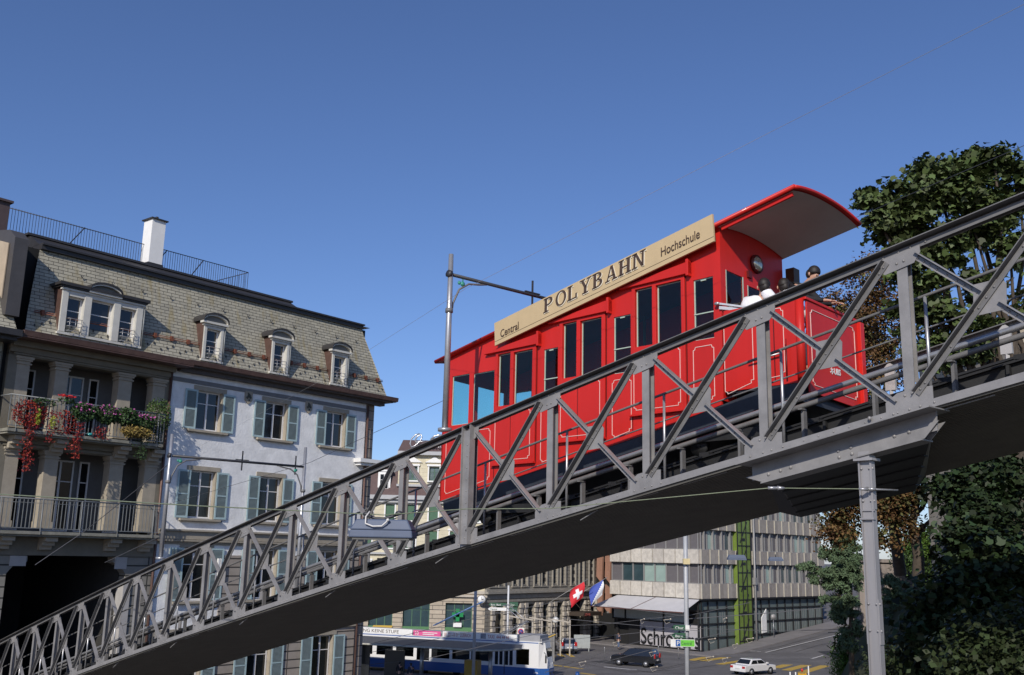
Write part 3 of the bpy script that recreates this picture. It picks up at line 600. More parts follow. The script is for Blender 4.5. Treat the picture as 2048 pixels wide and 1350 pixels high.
# windows with jambs, sills and shutters
def shutter(parent,x,y,z,w,h):
    f=MB(); t=.035; e=.085
    f.box(0,e,0,t,0,h); f.box(w-e,w,0,t,0,h); f.box(e,w-e,0,t,0,e); f.box(e,w-e,0,t,h-e,h); f.box(e,w-e,0,t,h*.5-.03,h*.5+.03)
    o=f.build('shutter',shut,parent); o.location=(x,y,z)
    g=MB(); n=int((h-2*e)/.055)
    for i in range(n):
        zz=e+i*.055; g.hexa([(e,.004,zz),(w-e,.004,zz),(w-e,.03,zz+.02),(e,.03,zz+.02),(e,.004,zz+.012),(w-e,.004,zz+.012),(w-e,.03,zz+.034),(e,.03,zz+.034)])
    g.box(e,w-e,.03,.034,e,h-e)
    g.build('slats',shutl,o); return o
shp={}
for (a,b) in WX:
    for (z0,z1,ri) in ((15.43,17.28,1),(11.38,13.56,2),(7.72,10.07,3),(3.6,5.88,4)):
        w=b-a; f=window(hb,a+.02,.20,z0+.02,w-.04,z1-z0-.04,winw,pane,2,(.68,),.06,.09,'window','pale_curtain' if ri!=1 else 'brown_curtain')
        mb=MB(); j=.14
        mb.box(a-j,a,-.03,.0,z0-.1,z1+.18); mb.box(b,b+j+.02,-.03,.0,z0-.1,z1+.18); mb.box(a-.2,b+.22,-.04,.0,z1,z1+.2)
        mb.box(b-.006,b+.0,.0,.19,z0,z1); mb.build('window_surround',sandst,hb)
        mb=MB(); mb.box(a-.42,b+.36,-.20,.02,z0-.12,z0-.02); mb.box(a-.36,b+.3,-.14,.02,z0-.16,z0-.12); mb.build('window_sill',sandst,hb)
        sw=.66 if ri<3 else .72
        for x in (a-sw-.0,b+.05):
            k=(round(sw,2),round(z1-z0,2))
            if k not in shp: shp[k]=shutter(hb,x,-.085,z0-.0,sw,z1-z0-.02)
            else: dup(shp[k],(x,-.085,z0),None,None,hb)
        for xx in (a-sw*.5,b+sw*.6): mb=MB(); mb.box(xx,xx+.05,-.16,-.05,z0-.14,z0-.06); mb.build('shutter_holder',iron,hb)
# carved shields under the frieze
for u in (-1.98,1.78):
    mb=MB(); mb.prism([(u+x,-.06,17.28+z) for x,z in ((-.22,.32),(-.22,-.12),(0,-.32),(.22,-.12),(.22,.32))],(0,.06,0)); sh=mb.build('carved_shield',sandst,hb)
    mb=MB(); 
    for x,z,r in ((0,.1,.10),(-.09,.0,.07),(.09,.02,.07),(.02,-.12,.06),(-.04,.2,.05)): mb.ell((u+x,-.07,17.28+z),(r,.025,r),7,4)
    mb.build('carving',mat('dark_carving',(.07,.075,.06),.8),sh)
mb=MB(); mb.box(-3.12,-3.04,-.3,-.18,8.75,9.6); mb.box(-3.0,-2.94,-.3,-.18,8.75,9.6); mb.box(4.6,4.68,-.3,-.18,12.6,13.4) if False else None; mb.build('enamel_sign',whitep,hb)
# eaves, gutter, mansard
ev=lambda u,z,y:Vector(lb(u,z,y))
mb=MB(); mb.box(-6.1,7.25,-.62,.1,18.18,18.24); mb.box(-6.0,6.9,-.30,.1,17.98,18.18); mb.build('soffit_board',mat('brown_eaves_timber',(.10,.085,.08),.7,0,.2),hb)
mb=MB(); mb.prism([(-5.9,-.52,18.22),(-5.9,-.78,18.26),(-5.9,-.82,18.46),(-5.9,-.76,18.46),(-5.9,-.72,18.32),(-5.9,-.52,18.30)],(13.35,0,0)); mb.box(-5.9,7.4,-.82,-.6,18.44,18.47)
mb.prism([(-13.6,-.82,18.10),(-13.6,-1.1,18.14),(-13.6,-1.14,18.36),(-13.6,-1.08,18.36),(-13.6,-1.04,18.2),(-13.6,-.82,18.18)],(7.75,0,0)); mb.box(-13.6,-5.85,-1.14,-.7,18.33,18.36); mb.box(-13.6,-5.85,-1.1,.1,18.08,18.12)
mb.build('gutter',copper,hb)
A0=(-13.3,-.45,18.4); B0=(6.95,-.45,18.4); A1=ev(-13.15,22.0,1.3); B1=ev(5.15,22.12,1.3); A1=Vector((A1.x,.75,22.26)); B1=Vector((5.74,.75,22.42))
nseg=24; mb=MB(); vs=[]
for i in range(nseg+1):
    t=i/nseg; 
    for j in range(5):
        q=j/4; x0=A0[0]+(A1.x-A0[0])*q; x1=B0[0]+(B1.x-B0[0])*q; z=A0[2]+(A1.z+(B1.z-A1.z)*t-A0[2])*q; y=-.45+1.2*(q**.85); vs.append((x0+(x1-x0)*t,y,z))
mb.add(vs,[(i*5+j,(i+1)*5+j,(i+1)*5+j+1,i*5+j+1) for i in range(nseg) for j in range(4)])
e=[B0,(8.2,9,18.4),(B1.x,8,22.5),B1]; mb.add(e,[(0,1,2,3)]); mb.build('mansard_roof',slt,hb,fixn=False)
mb=MB(); mb.box(A1.x,B1.x+.05,.58,1.5,22.28,22.46); mb.box(A1.x,B1.x+.1,.48,1.4,22.46,22.54)
mb.prism([(A1.x,.8,22.5),(A1.x,1.9,23.12),(A1.x,7,23.15),(A1.x,7,22.5)],(14.2,0,0)); mb.prism([(A1.x+14.2,.8,22.5),(A1.x+14.2,4.5,23.4),(A1.x+14.2,7,22.5)],(4.9,0,0)); mb.box(A1.x-.1,A1.x+14.3,1.8,7.1,23.12,23.22)
mb.build('upper_roof',darkroof,hb)
mb=MB(); mb.box(-13.3,6.2,.85,8,18.5,22.3); mb.box(-6.2,6.3,.6,9,.1,6); mb.build('attic_core',dark,hb)
# snow guard rails on the slates, hooks and slots
def mans(u,z): q=(z-18.4)/4.05; return (u,-.45+1.2*(max(q,0)**.85),z)
mb=MB(); mb.tube([(-12.9,mans(0,19.35)[1]-.1,19.35),(6.75,mans(0,19.35)[1]-.1,19.35)],.022,6); mb.tube([(-12.9,mans(0,19.42)[1]-.1,19.43),(6.75,mans(0,19.42)[1]-.1,19.43)],.018,6)
for i in range(23):
    u=-12.6+i*.86
    if not any(a<u<b for a,b in ((-12.15,-8.05),(-5.25,-3.8),(-1.3,.15),(2.6,4.05))): mb.box(u,u+.12,mans(0,19.4)[1]-.14,mans(0,19.4)[1],19.28,19.5)
mb.build('snow_guard',mat('rusty_iron',(.20,.07,.04),.7,.2,.3,8),hb)
for i in range(62):
    mb=MB(); u=-12.9+i*.32; z=18.72+(i%3)*.13; y=mans(u,z)[1]; mb.box(u,u+.035,y-.05,y+.02,z,z+.11); mb.build('slate_hook',iron,hb)
for i in range(13): mb=MB(); u=-12.2+i*1.45; z=21.4; y=mans(u,z)[1]; mb.bar((u-.07,y-.04,z+.12),(u,y-.04,z-.02),.02,.02); mb.bar((u+.07,y-.04,z+.12),(u,y-.04,z-.02),.02,.02); mb.build('roof_hook',iron,hb)
# dormers
def dormer(x0,x1,wins,arch,zt_=20.72):
    zb_=18.62; yf=-.42; d=MB()
    for (a,b) in [(x0,wins[0][0])]+[(wins[i][1],wins[i+1][0]) for i in range(len(wins)-1)]+[(wins[-1][1],x1)]: d.box(a,b,yf,yf+.3,zb_,zt_-.05); d.box(a+.02,b-.02,yf-.03,yf,zb_+.1,zt_-.3) 
    for (a,b,za,zc_) in wins: d.box(a,b,yf,yf+.3,zb_,za); d.box(a,b,yf,yf+.3,zc_,zt_-.05)
    d.box(x0-.05,x1+.05,yf-.06,yf+.1,zt_-.22,zt_-.14); d.box(x0-.05,x1+.05,yf-.05,yf+.1,zb_-.02,zb_+.07)
    o=d.build('dormer',wing,hb)
    c=MB(); c.prism([(x0-.012,yf+.02,zb_),(x0-.012,yf+.02,zt_-.05),(x0-.012,mans(0,zt_)[1]+.1,zt_-.05)],(.02,0,0)); c.prism([(x1-.008,yf+.02,zb_),(x1-.008,yf+.02,zt_-.05),(x1-.008,mans(0,zt_)[1]+.1,zt_-.05)],(.02,0,0)); c.build('dormer_cheek',copper,o)
    c=MB(); c.tube([(x1+.06,yf-.02,zb_),(x1+.06,yf-.02,zt_-.1)],.03,6)
    c.build('dormer_downpipe',railm,o)
    r=MB(); yb=mans(0,zt_+.2)[1]+.15
    if not arch or len(wins)>1: r.box(x0-.2,x1+.2,yf-.2,yb,zt_-.05,zt_+.07); r.box(x0-.12,x1+.12,yf-.12,yb,zt_-.12,zt_-.05)
    ax0,ax1=arch; n=12; cx=(ax0+ax1)/2; hw=(ax1-ax0)/2
    def ring(h0,h1,ya,yb_,wd=1): 
        for i in range(n):
            p=[]
            for t in (i/n,(i+1)/n):
                an=PI*(1-t); xx=cx+hw*wd*math.cos(an); zz=zt_-.02+math.sin(an)**.9*.36
                p.append((xx,zz))
            r.hexa([(p[0][0],ya,p[0][1]+h0),(p[1][0],ya,p[1][1]+h0),(p[1][0],yb_,p[1][1]+h0),(p[0][0],yb_,p[0][1]+h0),(p[0][0],ya,p[0][1]+h1),(p[1][0],ya,p[1][1]+h1),(p[1][0],yb_,p[1][1]+h1),(p[0][0],yb_,p[0][1]+h1)])
    ring(0,.075,yf-.22,yb); r.build('dormer_roof',darkroof,o)
    r=MB(); ring(-.07,0,yf-.16,yf+.1,.96); r.box(ax0,ax1,yf-.16,yf+.1,zt_-.13,zt_-.03); r.build('pediment',wing,o)
    r=MB(); r.prism([(cx+hw*.9*math.cos(PI*i/n),yf-.03,zt_-.05+math.sin(PI*i/n)*.30) for i in range(n+1)],(0,.08,0)); r.build('tympanum',mat('grey_tympanum',(.16,.16,.15),.8),o)
    for (a,b,za,zc_) in wins:
        w=window(o,a,yf+.20,za,b-a,zc_-za,winw,pane,1,(.62,),.07,.05); 
        g=MB(); 
        if b-a<.85 :
            for zz in (0,.2,.36,.52): g.tube([(a+.02,yf-.02,za+.06+zz),(a+.06,yf-.16-.0*zz,za+.06+zz),(b-.06,yf-.16,za+.06+zz),(b-.02,yf-.02,za+.06+zz)],.013,5)
            for xx in (a+.1,(a+b)/2,b-.1): g.tube([(xx,yf-.16,za+.06),(xx,yf-.16,za+.58)],.012,5)
            g.build('window_guard',galv,o)
dormer(-5.06,-3.96,[(-4.88,-4.14,18.70,20.18)],(-5.22,-3.82),20.52)
dormer(-1.12,-.02,[(-.94,-.20,18.70,20.18)],(-1.28,.12),20.52)
dormer(2.80,3.90,[(2.98,3.72,18.70,20.18)],(2.64,4.04),20.52)
dormer(-11.95,-8.22,[(-11.66,-10.96,18.72,20.28),(-10.62,-9.62,18.72,20.34),(-9.28,-8.54,18.72,20.28)],(-10.85,-9.35),20.72)
# chimney and roof terrace rail
cx,cy=-6.2,2.7; mb=MB(); mb.box(cx-.36,cx+.36,cy-.25,cy+.5,22.9,25.7); ch=mb.build('chimney',mat('white_chimney_render',(.82,.81,.78),.8,0,.05,2),hb)
mb=MB(); mb.box(cx-.45,cx+.45,cy-.34,cy+.59,25.7,25.76); mb.tube([(cx+.0,cy,25.75),(cx,cy,25.92)],.08,8); mb.box(cx-.41,cx+.41,cy-.30,cy+.55,22.9,23.5); mb.build('chimney_cap',darkroof,ch)
mb=MB(); yr=3.0; zr=23.2; xa=-13.2; xb=-.42; zt2=24.5
mb.tube([(xa,yr,zt2-.05),(xb,yr,zt2)],.022,5); mb.tube([(xb,yr,zt2),(xb,yr+4,zt2)],.022,5); mb.tube([(xa,yr,zr+.08),(xb,yr,zr+.08)],.015,5)
n=96
for i in range(n+1): x=xa+(xb-xa)*i/n; mb.box(x-.008,x+.008,yr-.008,yr+.008,zr,zt2)
for i in range(14): mb.box(xb-.008,xb+.008,yr+i*.28,yr+i*.28+.016,zr,zt2)
for u in (xa+3.6,cx+.9,cx+3.0): mb.bar((u,yr,zt2),(u-.9,yr-.1,zr),.04,.04)
mb.build('roof_railing',iron,hb)
# grey loggia front on the left
PX=((-13.22,-12.70),(-11.62,-11.06),(-8.78,-8.16),(-7.12,-6.52))
mb=MB()
for a,b in PX:
    for z0,z1 in ((14.6,17.45),(10.7,13.78)):
        mb=MB(); mb.box(a,b,0,.5,z0,z1); mb.box(a-.05,b+.05,-.05,.5,z1-.28,z1-.22); mb.box(a-.10,b+.10,-.10,.5,z1-.06,z1+.04); mb.box(a-.06,b+.06,-.06,.5,z1-.14,z1-.06); mb.box(a-.04,b+.04,-.04,.5,z0,z0+.25); mb.build('loggia_pillar',sandst,hb)
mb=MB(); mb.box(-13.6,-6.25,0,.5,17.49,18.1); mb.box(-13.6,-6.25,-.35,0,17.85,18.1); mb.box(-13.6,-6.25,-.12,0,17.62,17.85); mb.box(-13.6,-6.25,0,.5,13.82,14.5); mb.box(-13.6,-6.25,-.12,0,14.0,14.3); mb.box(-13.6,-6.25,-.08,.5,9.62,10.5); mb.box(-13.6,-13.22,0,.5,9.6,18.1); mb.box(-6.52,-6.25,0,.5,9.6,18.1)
for z in (13.86,17.53): mb.box(-13.4,-6.4,-.07,0,z,z+.08)
mb.build('loggia_beam',sandd,hb)
mb=MB(); mb.box(-13.5,-6.3,1.55,1.7,10.5,18.1); mb.box(-13.6,-6.3,.45,1.6,14.35,14.5); mb.box(-13.6,-6.3,.45,1.6,10.4,10.55); mb.box(-13.6,-6.3,.4,1.6,17.6,17.8); mb.build('loggia_back_wall',mat('shaded_loggia_plaster',(.15,.145,.14),.9,0,.1),hb)  # plaster darkened, with the loggia's shade put into its colour
for (a,b) in ((-12.5,-11.75),(-10.8,-9.6),(-9.35,-8.9),(-8.0,-7.35)):
    for z0,h in ((14.55,2.7),(10.6,3.0)): window(hb,a,1.46,z0,b-a,h,winw,pane,2 if b-a>.9 else 1,(.7,),.07,.09)
# balconies
slabm=mat('weathered_balcony_stone',(.24,.23,.19),.85,0,.25,3,.4,20)
for (zf,zr_,xa,xb,lab) in ((14.46,15.78,-13.7,-6.95,0),(10.55,11.80,-15.5,-6.75,1)):
    mb=MB(); mb.box(xa,xb,-.95,.1,zf-.12,zf); mb.box(xa+.05,xb-.05,-.85,.1,zf-.2,zf-.12); bal=mb.build('balcony_slab',slabm,hb)
    mb=MB(); mb.tube([(xa,-.9,zr_),(xb,-.9,zr_)],.028,6); mb.tube([(xb,-.9,zr_),(xb,0,zr_)],.028,6); mb.tube([(xa,-.9,zr_),(xa,0,zr_)],.028,6); mb.box(xa,xb,-.915,-.885,zf+.1,zf+.13); mb.tube([(xa,-.9,zr_-.16),(xb,-.9,zr_-.16)],.01,5)
    n=int((xb-xa)/.155)
    for i in range(n+1): x=xa+(xb-xa)*i/n; mb.box(x-.012,x+.012,-.912,-.888,zf+.1,zr_)
    for i in range(1,6): mb.box(xb-.01,xb+.01,-.9+i*.15,-.88+i*.15,zf,zr_)
    for i in range(6):
        x=xa+.3+i*(xb-xa-.6)/5; mb.tube([(x,-.93,zr_),(x,-.94,zf+.15),(x,-.98,zf-.1),(x,-.8,zf-.2)],.018,6)
    mb.build('balcony_railing',railm,bal)
for u in (-13.0,-11.3,-8.5,-6.9):
    for z in (14.26,10.35):
        mb=MB()
        for k in range(3): mb.box(u-.25,u+.25,-.7+k*.22,.0,z-.18-k*.16,z-.02-k*.16+.002)
        mb.build('console',sandst,hb)
# archway where the line enters the house
mb=MB()
pts=[(-12.62,0),(-12.62,8.9),(-12.35,9.25),(-11.85,9.36),(-11.85,9.52),(-8.15,9.52),(-8.15,9.36),(-7.85,9.25),(-7.55,8.9),(-7.55,0)]
for z0,z1 in ((0,9.6),): 
    mb.box(-13.6,-12.62,0,.5,z0,z1); mb.box(-7.55,-6.25,0,.5,z0,z1)
mb.prism([(-12.62,0,8.9),(-12.62,0,9.6),(-11.85,0,9.6),(-11.85,0,9.36),(-12.35,0,9.25)],(0,.5,0)); mb.prism([(-7.55,0,8.9),(-7.85,0,9.25),(-8.15,0,9.36),(-8.15,0,9.6),(-7.55,0,9.6)],(0,.5,0)); 
mb.build('arch_pier',brickmat('rusticated_grey_blocks',(.25,.235,.20),(.22,.205,.18),(.04,.04,.035),1.3,.42,.03,.85,0,.9),hb)
mb=MB(); mb.box(-12.55,-11.9,-.03,0,9.2,9.6); mb.box(-8.1,-7.55,-.03,0,9.1,9.6); mb.box(-7.62,-7.28,-.06,.5,0,8.6); mb.build('arch_corner_block',mat('pale_corner_block',(.42,.40,.38),.85,0,.1),hb)
mb=MB(); mb.box(-12.7,-12.6,.5,9,0,10); mb.box(-7.6,-7.5,.5,9,0,10); mb.box(-12.7,-7.5,.5,9,9.6,9.7); mb.box(-12.7,-7.5,8.9,9,0,9.7); mb.build('archway_lining',mat('near_black_lining',(.04,.038,.035),.9,0,.2),hb)  # passage lining in a near-black tone

# neighbouring house beyond the fire wall
nh=thing('neighbour_house','greenish stone house at the left edge with a dark metal-clad fire wall','building',LM@Vector((-17,0,0)),LROT)
NT=Matrix.Translation((17,0,0))
mb=MB(); mb.T=NT; wallgrid(mb,-22,-13.95,0,18.2,[(-16,-14.9,11,13.4)],-.12,.3); mb.build('wall',brickmat('greenish_ashlar',(.30,.28,.21),(.26,.25,.19),(.06,.06,.05),1.2,.5,.015,.85,.5,.5),nh,fixn=False)
mb=MB(); mb.T=NT; mb.box(-13.95,-13.55,.25,.6,0,18.1); mb.build('recess_shade',dark,nh)  # black strip stands in for the shade in the gap
mb=MB(); mb.T=NT; mb.box(-22,-13.75,-.9,.2,17.9,18.1); mb.box(-22,-13.7,-1.2,-.9,18.05,18.3); mb.build('gutter',darkroof,nh)
mb=MB(); mb.T=NT; mb.add([(-22,-.9,18.3),(-13.8,-.9,18.3),(-14.1,1.5,22.2),(-22,1.5,22.2)],[(0,1,2,3)]); mb.build('roof',slt,nh)
mb=MB(); mb.T=NT; mb.prism([(-14.28,-.75,18.9),(-14.28,-.75,22.1),(-14.28,-.2,22.5),(-14.28,6,23.6),(-14.28,6,18.9)],(.55,0,0)); mb.build('fire_wall',mat('brown_grey_sheet_metal',(.085,.078,.075),.5,.2,.15,2),nh)
mb=MB(); mb.T=NT; mb.prism([(-14.34,-.35,19.6),(-14.34,-.35,21.9),(-14.34,2,22.6),(-14.34,2,22.0)],(.04,0,0)); mb.build('rendered_gable',mat('beige_gable_render',(.42,.34,.25),.85,0,.12,1.5),nh)
mb=MB(); mb.T=NT; mb.box(-14.8,-13.4,2.2,3.4,22.5,24.4); mb.box(-14.9,-13.3,2.1,3.5,24.4,24.5); mb.build('chimney',mat('brown_chimney',(.085,.06,.06),.8),nh)

# plants on the upper balcony, each kind a thing of its own
leafg=mat('geranium_leaf',(.04,.075,.022),.6,0,0,3,0,30,.3,.5); leafr=mat('crimson_creeper_leaf',(.24,.022,.018),.6,0,0,3,0,30,.3,.5)
petm=mat('magenta_petal',(.45,.10,.32),.6,0,0,3,0,30,.3,.35); petr=mat('red_petal',(.62,.02,.02),.6,0,0,3,0,30,.3,.3); dry=mat('dry_grass_blade',(.24,.17,.05),.8,0,0,3,0,30,.3,.4); lime=mat('lime_leaf',(.30,.34,.04),.6,0,0,3,0,30,.3,.3)
def plant(name,label,cat,u,z,specs,y=-.95,group=None):
    t=thing(name,label,cat,LM@Vector((u,y,z)),LROT,group)
    for (nm,m,kind,N,ce,ra,sz,shp_) in specs:
        P=rng.normal(0,1,(N,3)); P/=np.linalg.norm(P,axis=1)[:,None]; P=P*rng.uniform(.3,1,(N,1))**.5*np.array(ra)+np.array(ce)
        nn=np.tile(np.array([0,-.8,.5]),(N,1)); leaves(nm,m,P,nn,sz,t,shp_,.7)
    return t
def strand(name,label,u,zt_,L,w,N,m,y=-1.0,g='crimson creeper strands on the flowered balcony'):
    t=thing(name,label,'creeper',LM@Vector((u,y,zt_)),LROT,g)
    P=np.stack([rng.normal(0,w,N)+.08*np.sin(np.linspace(0,9,N)),rng.normal(0,.06,N),-L*rng.uniform(0,1,N)**.9],1); leaves('foliage',m,P,np.tile(np.array([0,-1,.3]),(N,1)),.075,t,'leaf',.6)
    s=MB(); s.tube([(.05*math.sin(i),0,-L*i/8) for i in range(9)],.008,4); s.build('stem',iron,t)
plant('creeper','bushy crimson creeper spilling over the left end of the upper balcony','creeper',-13.0,15.2,[('foliage',leafr,0,900,(.1,.0,-.1),(.75,.18,.62),.09,'leaf'),('green_foliage',leafg,0,200,(.6,0,.4),(.5,.15,.2),.09,'leaf')])
plant('creeper','reddish creeper hanging through the balcony bars beside the first pillar','creeper',-11.6,15.0,[('foliage',leafr,0,420,(0,.0,-.1),(.7,.14,.55),.08,'leaf')])
strand('creeper','longest crimson strand hanging below the left end of the upper balcony',-12.85,15.1,2.3,.11,420,leafr)
strand('creeper','red strand hanging at mid balcony beside the teal bottle',-10.95,15.0,1.5,.13,300,leafr)
strand('creeper','short red tuft hanging from the railing below the pink flowers',-9.9,14.9,.5,.16,130,leafr)
strand('creeper','small red tuft under the balcony edge between two longer strands',-12.05,14.5,.45,.06,60,leafr)
strand('creeper','green strand trailing below the right end of the upper balcony',-8.0,15.0,1.3,.13,260,leafg)
plant('lime_plant','bright lime-green plant among the crimson creeper','plant',-12.62,15.0,[('foliage',lime,0,130,(0,-.1,0),(.10,.08,.32),.09,'leaf')])
plant('lime_plant','yellow-green drooping plant left of the first pillar','plant',-12.0,14.85,[('foliage',lime,0,90,(0,-.1,0),(.12,.08,.28),.07,'leaf')])
plant('red_geranium','red geraniums standing in front of the first pillar','flowers',-11.5,15.85,[('foliage',leafg,0,90,(0,0,-.05),(.4,.15,.14),.10,'leaf'),('flower',petr,0,90,(-.0,-.05,.14),(.42,.1,.05),.07,'leaf')])
for i,(u,lab) in enumerate(((-10.7,'pink geranium bush right of the first pillar'),(-9.7,'pink and violet geranium bush at the middle of the upper balcony'),(-8.8,'dark green geranium bush with one white flower, before the third pillar'))):
    plant('geranium_bush',lab,'flowers',u,15.45,[('foliage',leafg,0,800,(0,0,0),(.62,.26,.42),.11,'leaf'),('flower',petm,0,38 if i<2 else 8,(0,-.2,.16),(.55,.10,.24),.085,'leaf')],-.95,'geranium bushes along the upper balcony')
plant('geranium_bush','pale pink geranium bush between the last two pillars','flowers',-7.95,15.3,[('foliage',leafg,0,700,(0,0,0),(.5,.24,.38),.10,'leaf'),('flower',petm,0,34,(0,-.2,.26),(.5,.10,.14),.085,'leaf')],-.95,'geranium bushes along the upper balcony')
plant('climbing_shrub','tall light green climbing shrub at the right end of the upper balcony','shrub',-7.1,15.6,[('foliage',mat('fresh_green_leaf',(.06,.10,.025),.6,0,0,3,0,30,.3,.45),0,1500,(0,.0,.1),(.62,.45,.85),.085,'leaf'),('trailing_foliage',leafg,0,400,(-.1,0,-.9),(.35,.2,.6),.08,'leaf')],-.6)
plant('dry_grass_basket','tan dried grass spilling from the balcony rail near its right end','plant',-8.35,14.85,[('foliage',dry,0,700,(0,-.12,0),(.75,.16,.22),.22,'needle')],-.95)
bt=MB(); bt.ell((0,0,.05),(.12,.06,.06)); tag(bt.build('glass_bottle',mat('teal_bottle_glass',(.02,.25,.26),.1)),'teal glass bottle lying on the edge of the upper balcony','bottle').location=LM@Vector((-10.35,-.95,14.5))
# ================================================================ POLES, LAMPS AND WIRES ABOVE THE LINE
def gantry(name,label,s,ztop,zbeam,hid=False):
    t=thing(name,label,'line gantry',Wp(s,0,zt(s)+.29),BROT)
    b0=zt(s)+.29; h=ztop-b0; mb=MB(); mb.tube([(0,0,0),(0,0,.06)],.13,12); mb.tube([(0,0,.05),(0,0,h*.58),(0,0,h)],[.058,.054,.046],14); mb.build('mast',galv,t)
    zf=zb(s)-.1-b0; mb=MB(); mb.tube([(0,-4.1,zf),(0,-4.1,h)],[.058,.046],14); mb.tube([(0,-4.1,zf),(0,-4.1,zf+.05)],.13,12); mb.build('mast',galv,t)
    zz=zbeam-b0; mb=MB(); mb.tube([(0,-.02,zz),(0,-4.08,zz)],.035,8)
    mb.tube([(0,0,zz),(0,.06,zz+.01)],.075,8); mb.bar((0,-2.1,zz-.25),(0,-2.1,zz+.3),.03,.03); mb.bar((0,-3.8,zz-.25),(0,-3.8,zz+.3),.03,.03); mb.bar((0,-1.9,zz+.05),(0,-2.3,zz+.05),.04,.02); mb.build('cross_beam',iron,t)
    for a,b in ((0,-1),(-4.1,1)):
        mb=MB(); mb.tube([(0,a+b*.06,zz-.72),(0,a+b*.08,zz-.55),(0,a+b*.22,zz-.25),(0,a+b*.45,zz-.10),(0,a+b*.72,zz-.06),(0,a+b*.9,zz-.02)],.02,7); mb.tube([(0,a,zz-.74),(0,a,zz-.66)],.072,10); mb.build('curved_brace',steel2,t)
        mb=MB(); mb.tube([(0,a+b*.3,zz-.02),(0,a+b*.3,zz-.09)],.012,5); mb.ell((0,a+b*.3,zz-.13),(.035,.05,.05),8,5); mb.ell((0.03,a+b*.24,zz-.11),(.03,.03,.04),8,5); mb.build('insulator',mat('green_insulator',(.05,.30,.22),.3),t)
    return t
gantry('line_gantry','silver mast with dark beam standing on the bridge before the red car',8.77,15.52,15.13)
gantry('line_gantry','pair of silver masts with a dark beam before the pale blue wall',20.7,13.02,12.44)
wirem=mat('dark_wire',(.09,.09,.10),.5,.3,0); wireg=mat('greenish_span_wire',(.20,.23,.15),.6,.2,.2,20); wirel=mat('light_wire',(.42,.42,.42),.4,.5,0)
def wire(label,pts,r,m,sag=0,n=10,name='overhead_wire',group=None,parent=None):
    P=[]
    for i,(a,b) in enumerate(zip(pts,pts[1:])):
        for k in range(n+(i==len(pts)-2)):
            t=k/n; p=Vector(a).lerp(Vector(b),t); p.z-=sag*4*t*(1-t); P.append(p)
    mb=MB(); o=P[0].copy(); mb.tube([p-o for p in P],r,4,False); ob=mb.build(name,m,parent,fixn=False); ob.location=o
    if parent is None: tag(ob,label,'wire',group)
    return ob
# street lamp slung on a span wire between the column and the town house
A=Wp(.48,-.03,10.86); lp=at(768,1030,13.5); E_=at(-60,985,26); K1=at(1540,976,11.9)
lw=thing('span_wire','greenish span wire running from the steel column across the picture to the town house','wire',A,0)
mb=MB(); P=[A,K1,at(1100,1017,12.6),at(930,1012+6,13.1),lp,at(400,1012,18),E_]
mb.tube([p-A for p in P],[.006,.006,.006,.0065,.007,.012,.016],5,False); mb.build('cable',wireg,lw)
mb=MB(); mb.tube([Vector((0,0,0)),(K1-A)*.06],.022,7); mb.tube([(K1-A)*.07,(K1-A)*.16],[.028,.012],8); mb.tube([(K1-A)*.86,(K1-A)*.93],[.012,.028],8); mb.tube([(K1-A)*.93,(K1-A)*1.02],.02,6); mb.build('tension_shackle',galv,lw)
mb=MB(); mb.tube([Vector((-.12,.0,.0)),Vector((.3,.1,0))],.012,6); mb.build('column_clamp',galv,lw)
sl=thing('hanging_street_lamp','big blue-grey street lamp slung from the span wire in front of the truss','lamp',lp,R(-6))
def lampbody(T,sc_=1):
    mb=MB(); mb.T=T; L=.43; w=.17; z0=-.30; z1=-.06
    a=[(-L,-w,z0),(L,-w,z0),(L,w,z0),(-L,w,z0)]; b=[(-L*.97,-w*.95,-.2),(L*.97,-w*.95,-.2),(L*.97,w*.95,-.2),(-L*.97,w*.95,-.2)]; c=[(-L*.80,-w*.7,z1),(L*.80,-w*.7,z1),(L*.80,w*.7,z1),(-L*.80,w*.7,z1)]
    mb.hexa(a+b); mb.hexa([(p[0],p[1],p[2]+.001) for p in b]+c); return mb
lampm=mat('blue_grey_lamp_paint',(.085,.11,.17),.6,0,.08,4,.03,40)
lampbody(Matrix()).build('lamp_housing',lampm,sl,bevel=.018)
mb=MB(); mb.box(-.38,.38,-.14,.14,-.325,-.30); mb.build('lamp_glass',mat('smoked_lamp_glass',(.12,.12,.11),.2),sl)
mb=MB(); mb.tube([(-.17,-.1,.04),(-.21,-.14,-.03),(-.2,-.18,-.12),(-.1,-.19,-.155),(.02,-.19,-.15),(.075,-.19,-.10),(.09,-.18,-.075)],.011,7); mb.ell((.095,-.18,-.07),.022); mb.build('cable_loop',mat('white_cable',(.62,.60,.57),.5),sl)
mb=MB(); mb.tube([(-.25,0,.0),(-.12,0,-.045),(0,0,-.05),(.1,0,-.02),(.2,0,.02)],.022,6); mb.ell((-.24,0,.01),(.05,.03,.03)); mb.ell((.2,0,.03),(.05,.03,.03)); mb.tube([(0,0,-.05),(0,0,-.1)],.03,6); mb.build('hanger',iron,sl)
# far lamps over the square
def farlamp(label,p,r):
    t=thing('hanging_street_lamp',label,'lamp',p,r); lampbody(Matrix.Scale(1.0,4)).build('lamp_housing',lampm,t); m_=MB(); m_.tube([(0,0,-.06),(0,0,.1)],.03,5); m_.build('hanger',iron,t); return t
farlamp('small blue-grey lamp hanging over the street left of the green stair tower wires',at(1473,1107,48),0)
farlamp('faint blue-grey lamp hanging before the concrete building right of the green tower',at(1551,1112,62),0)
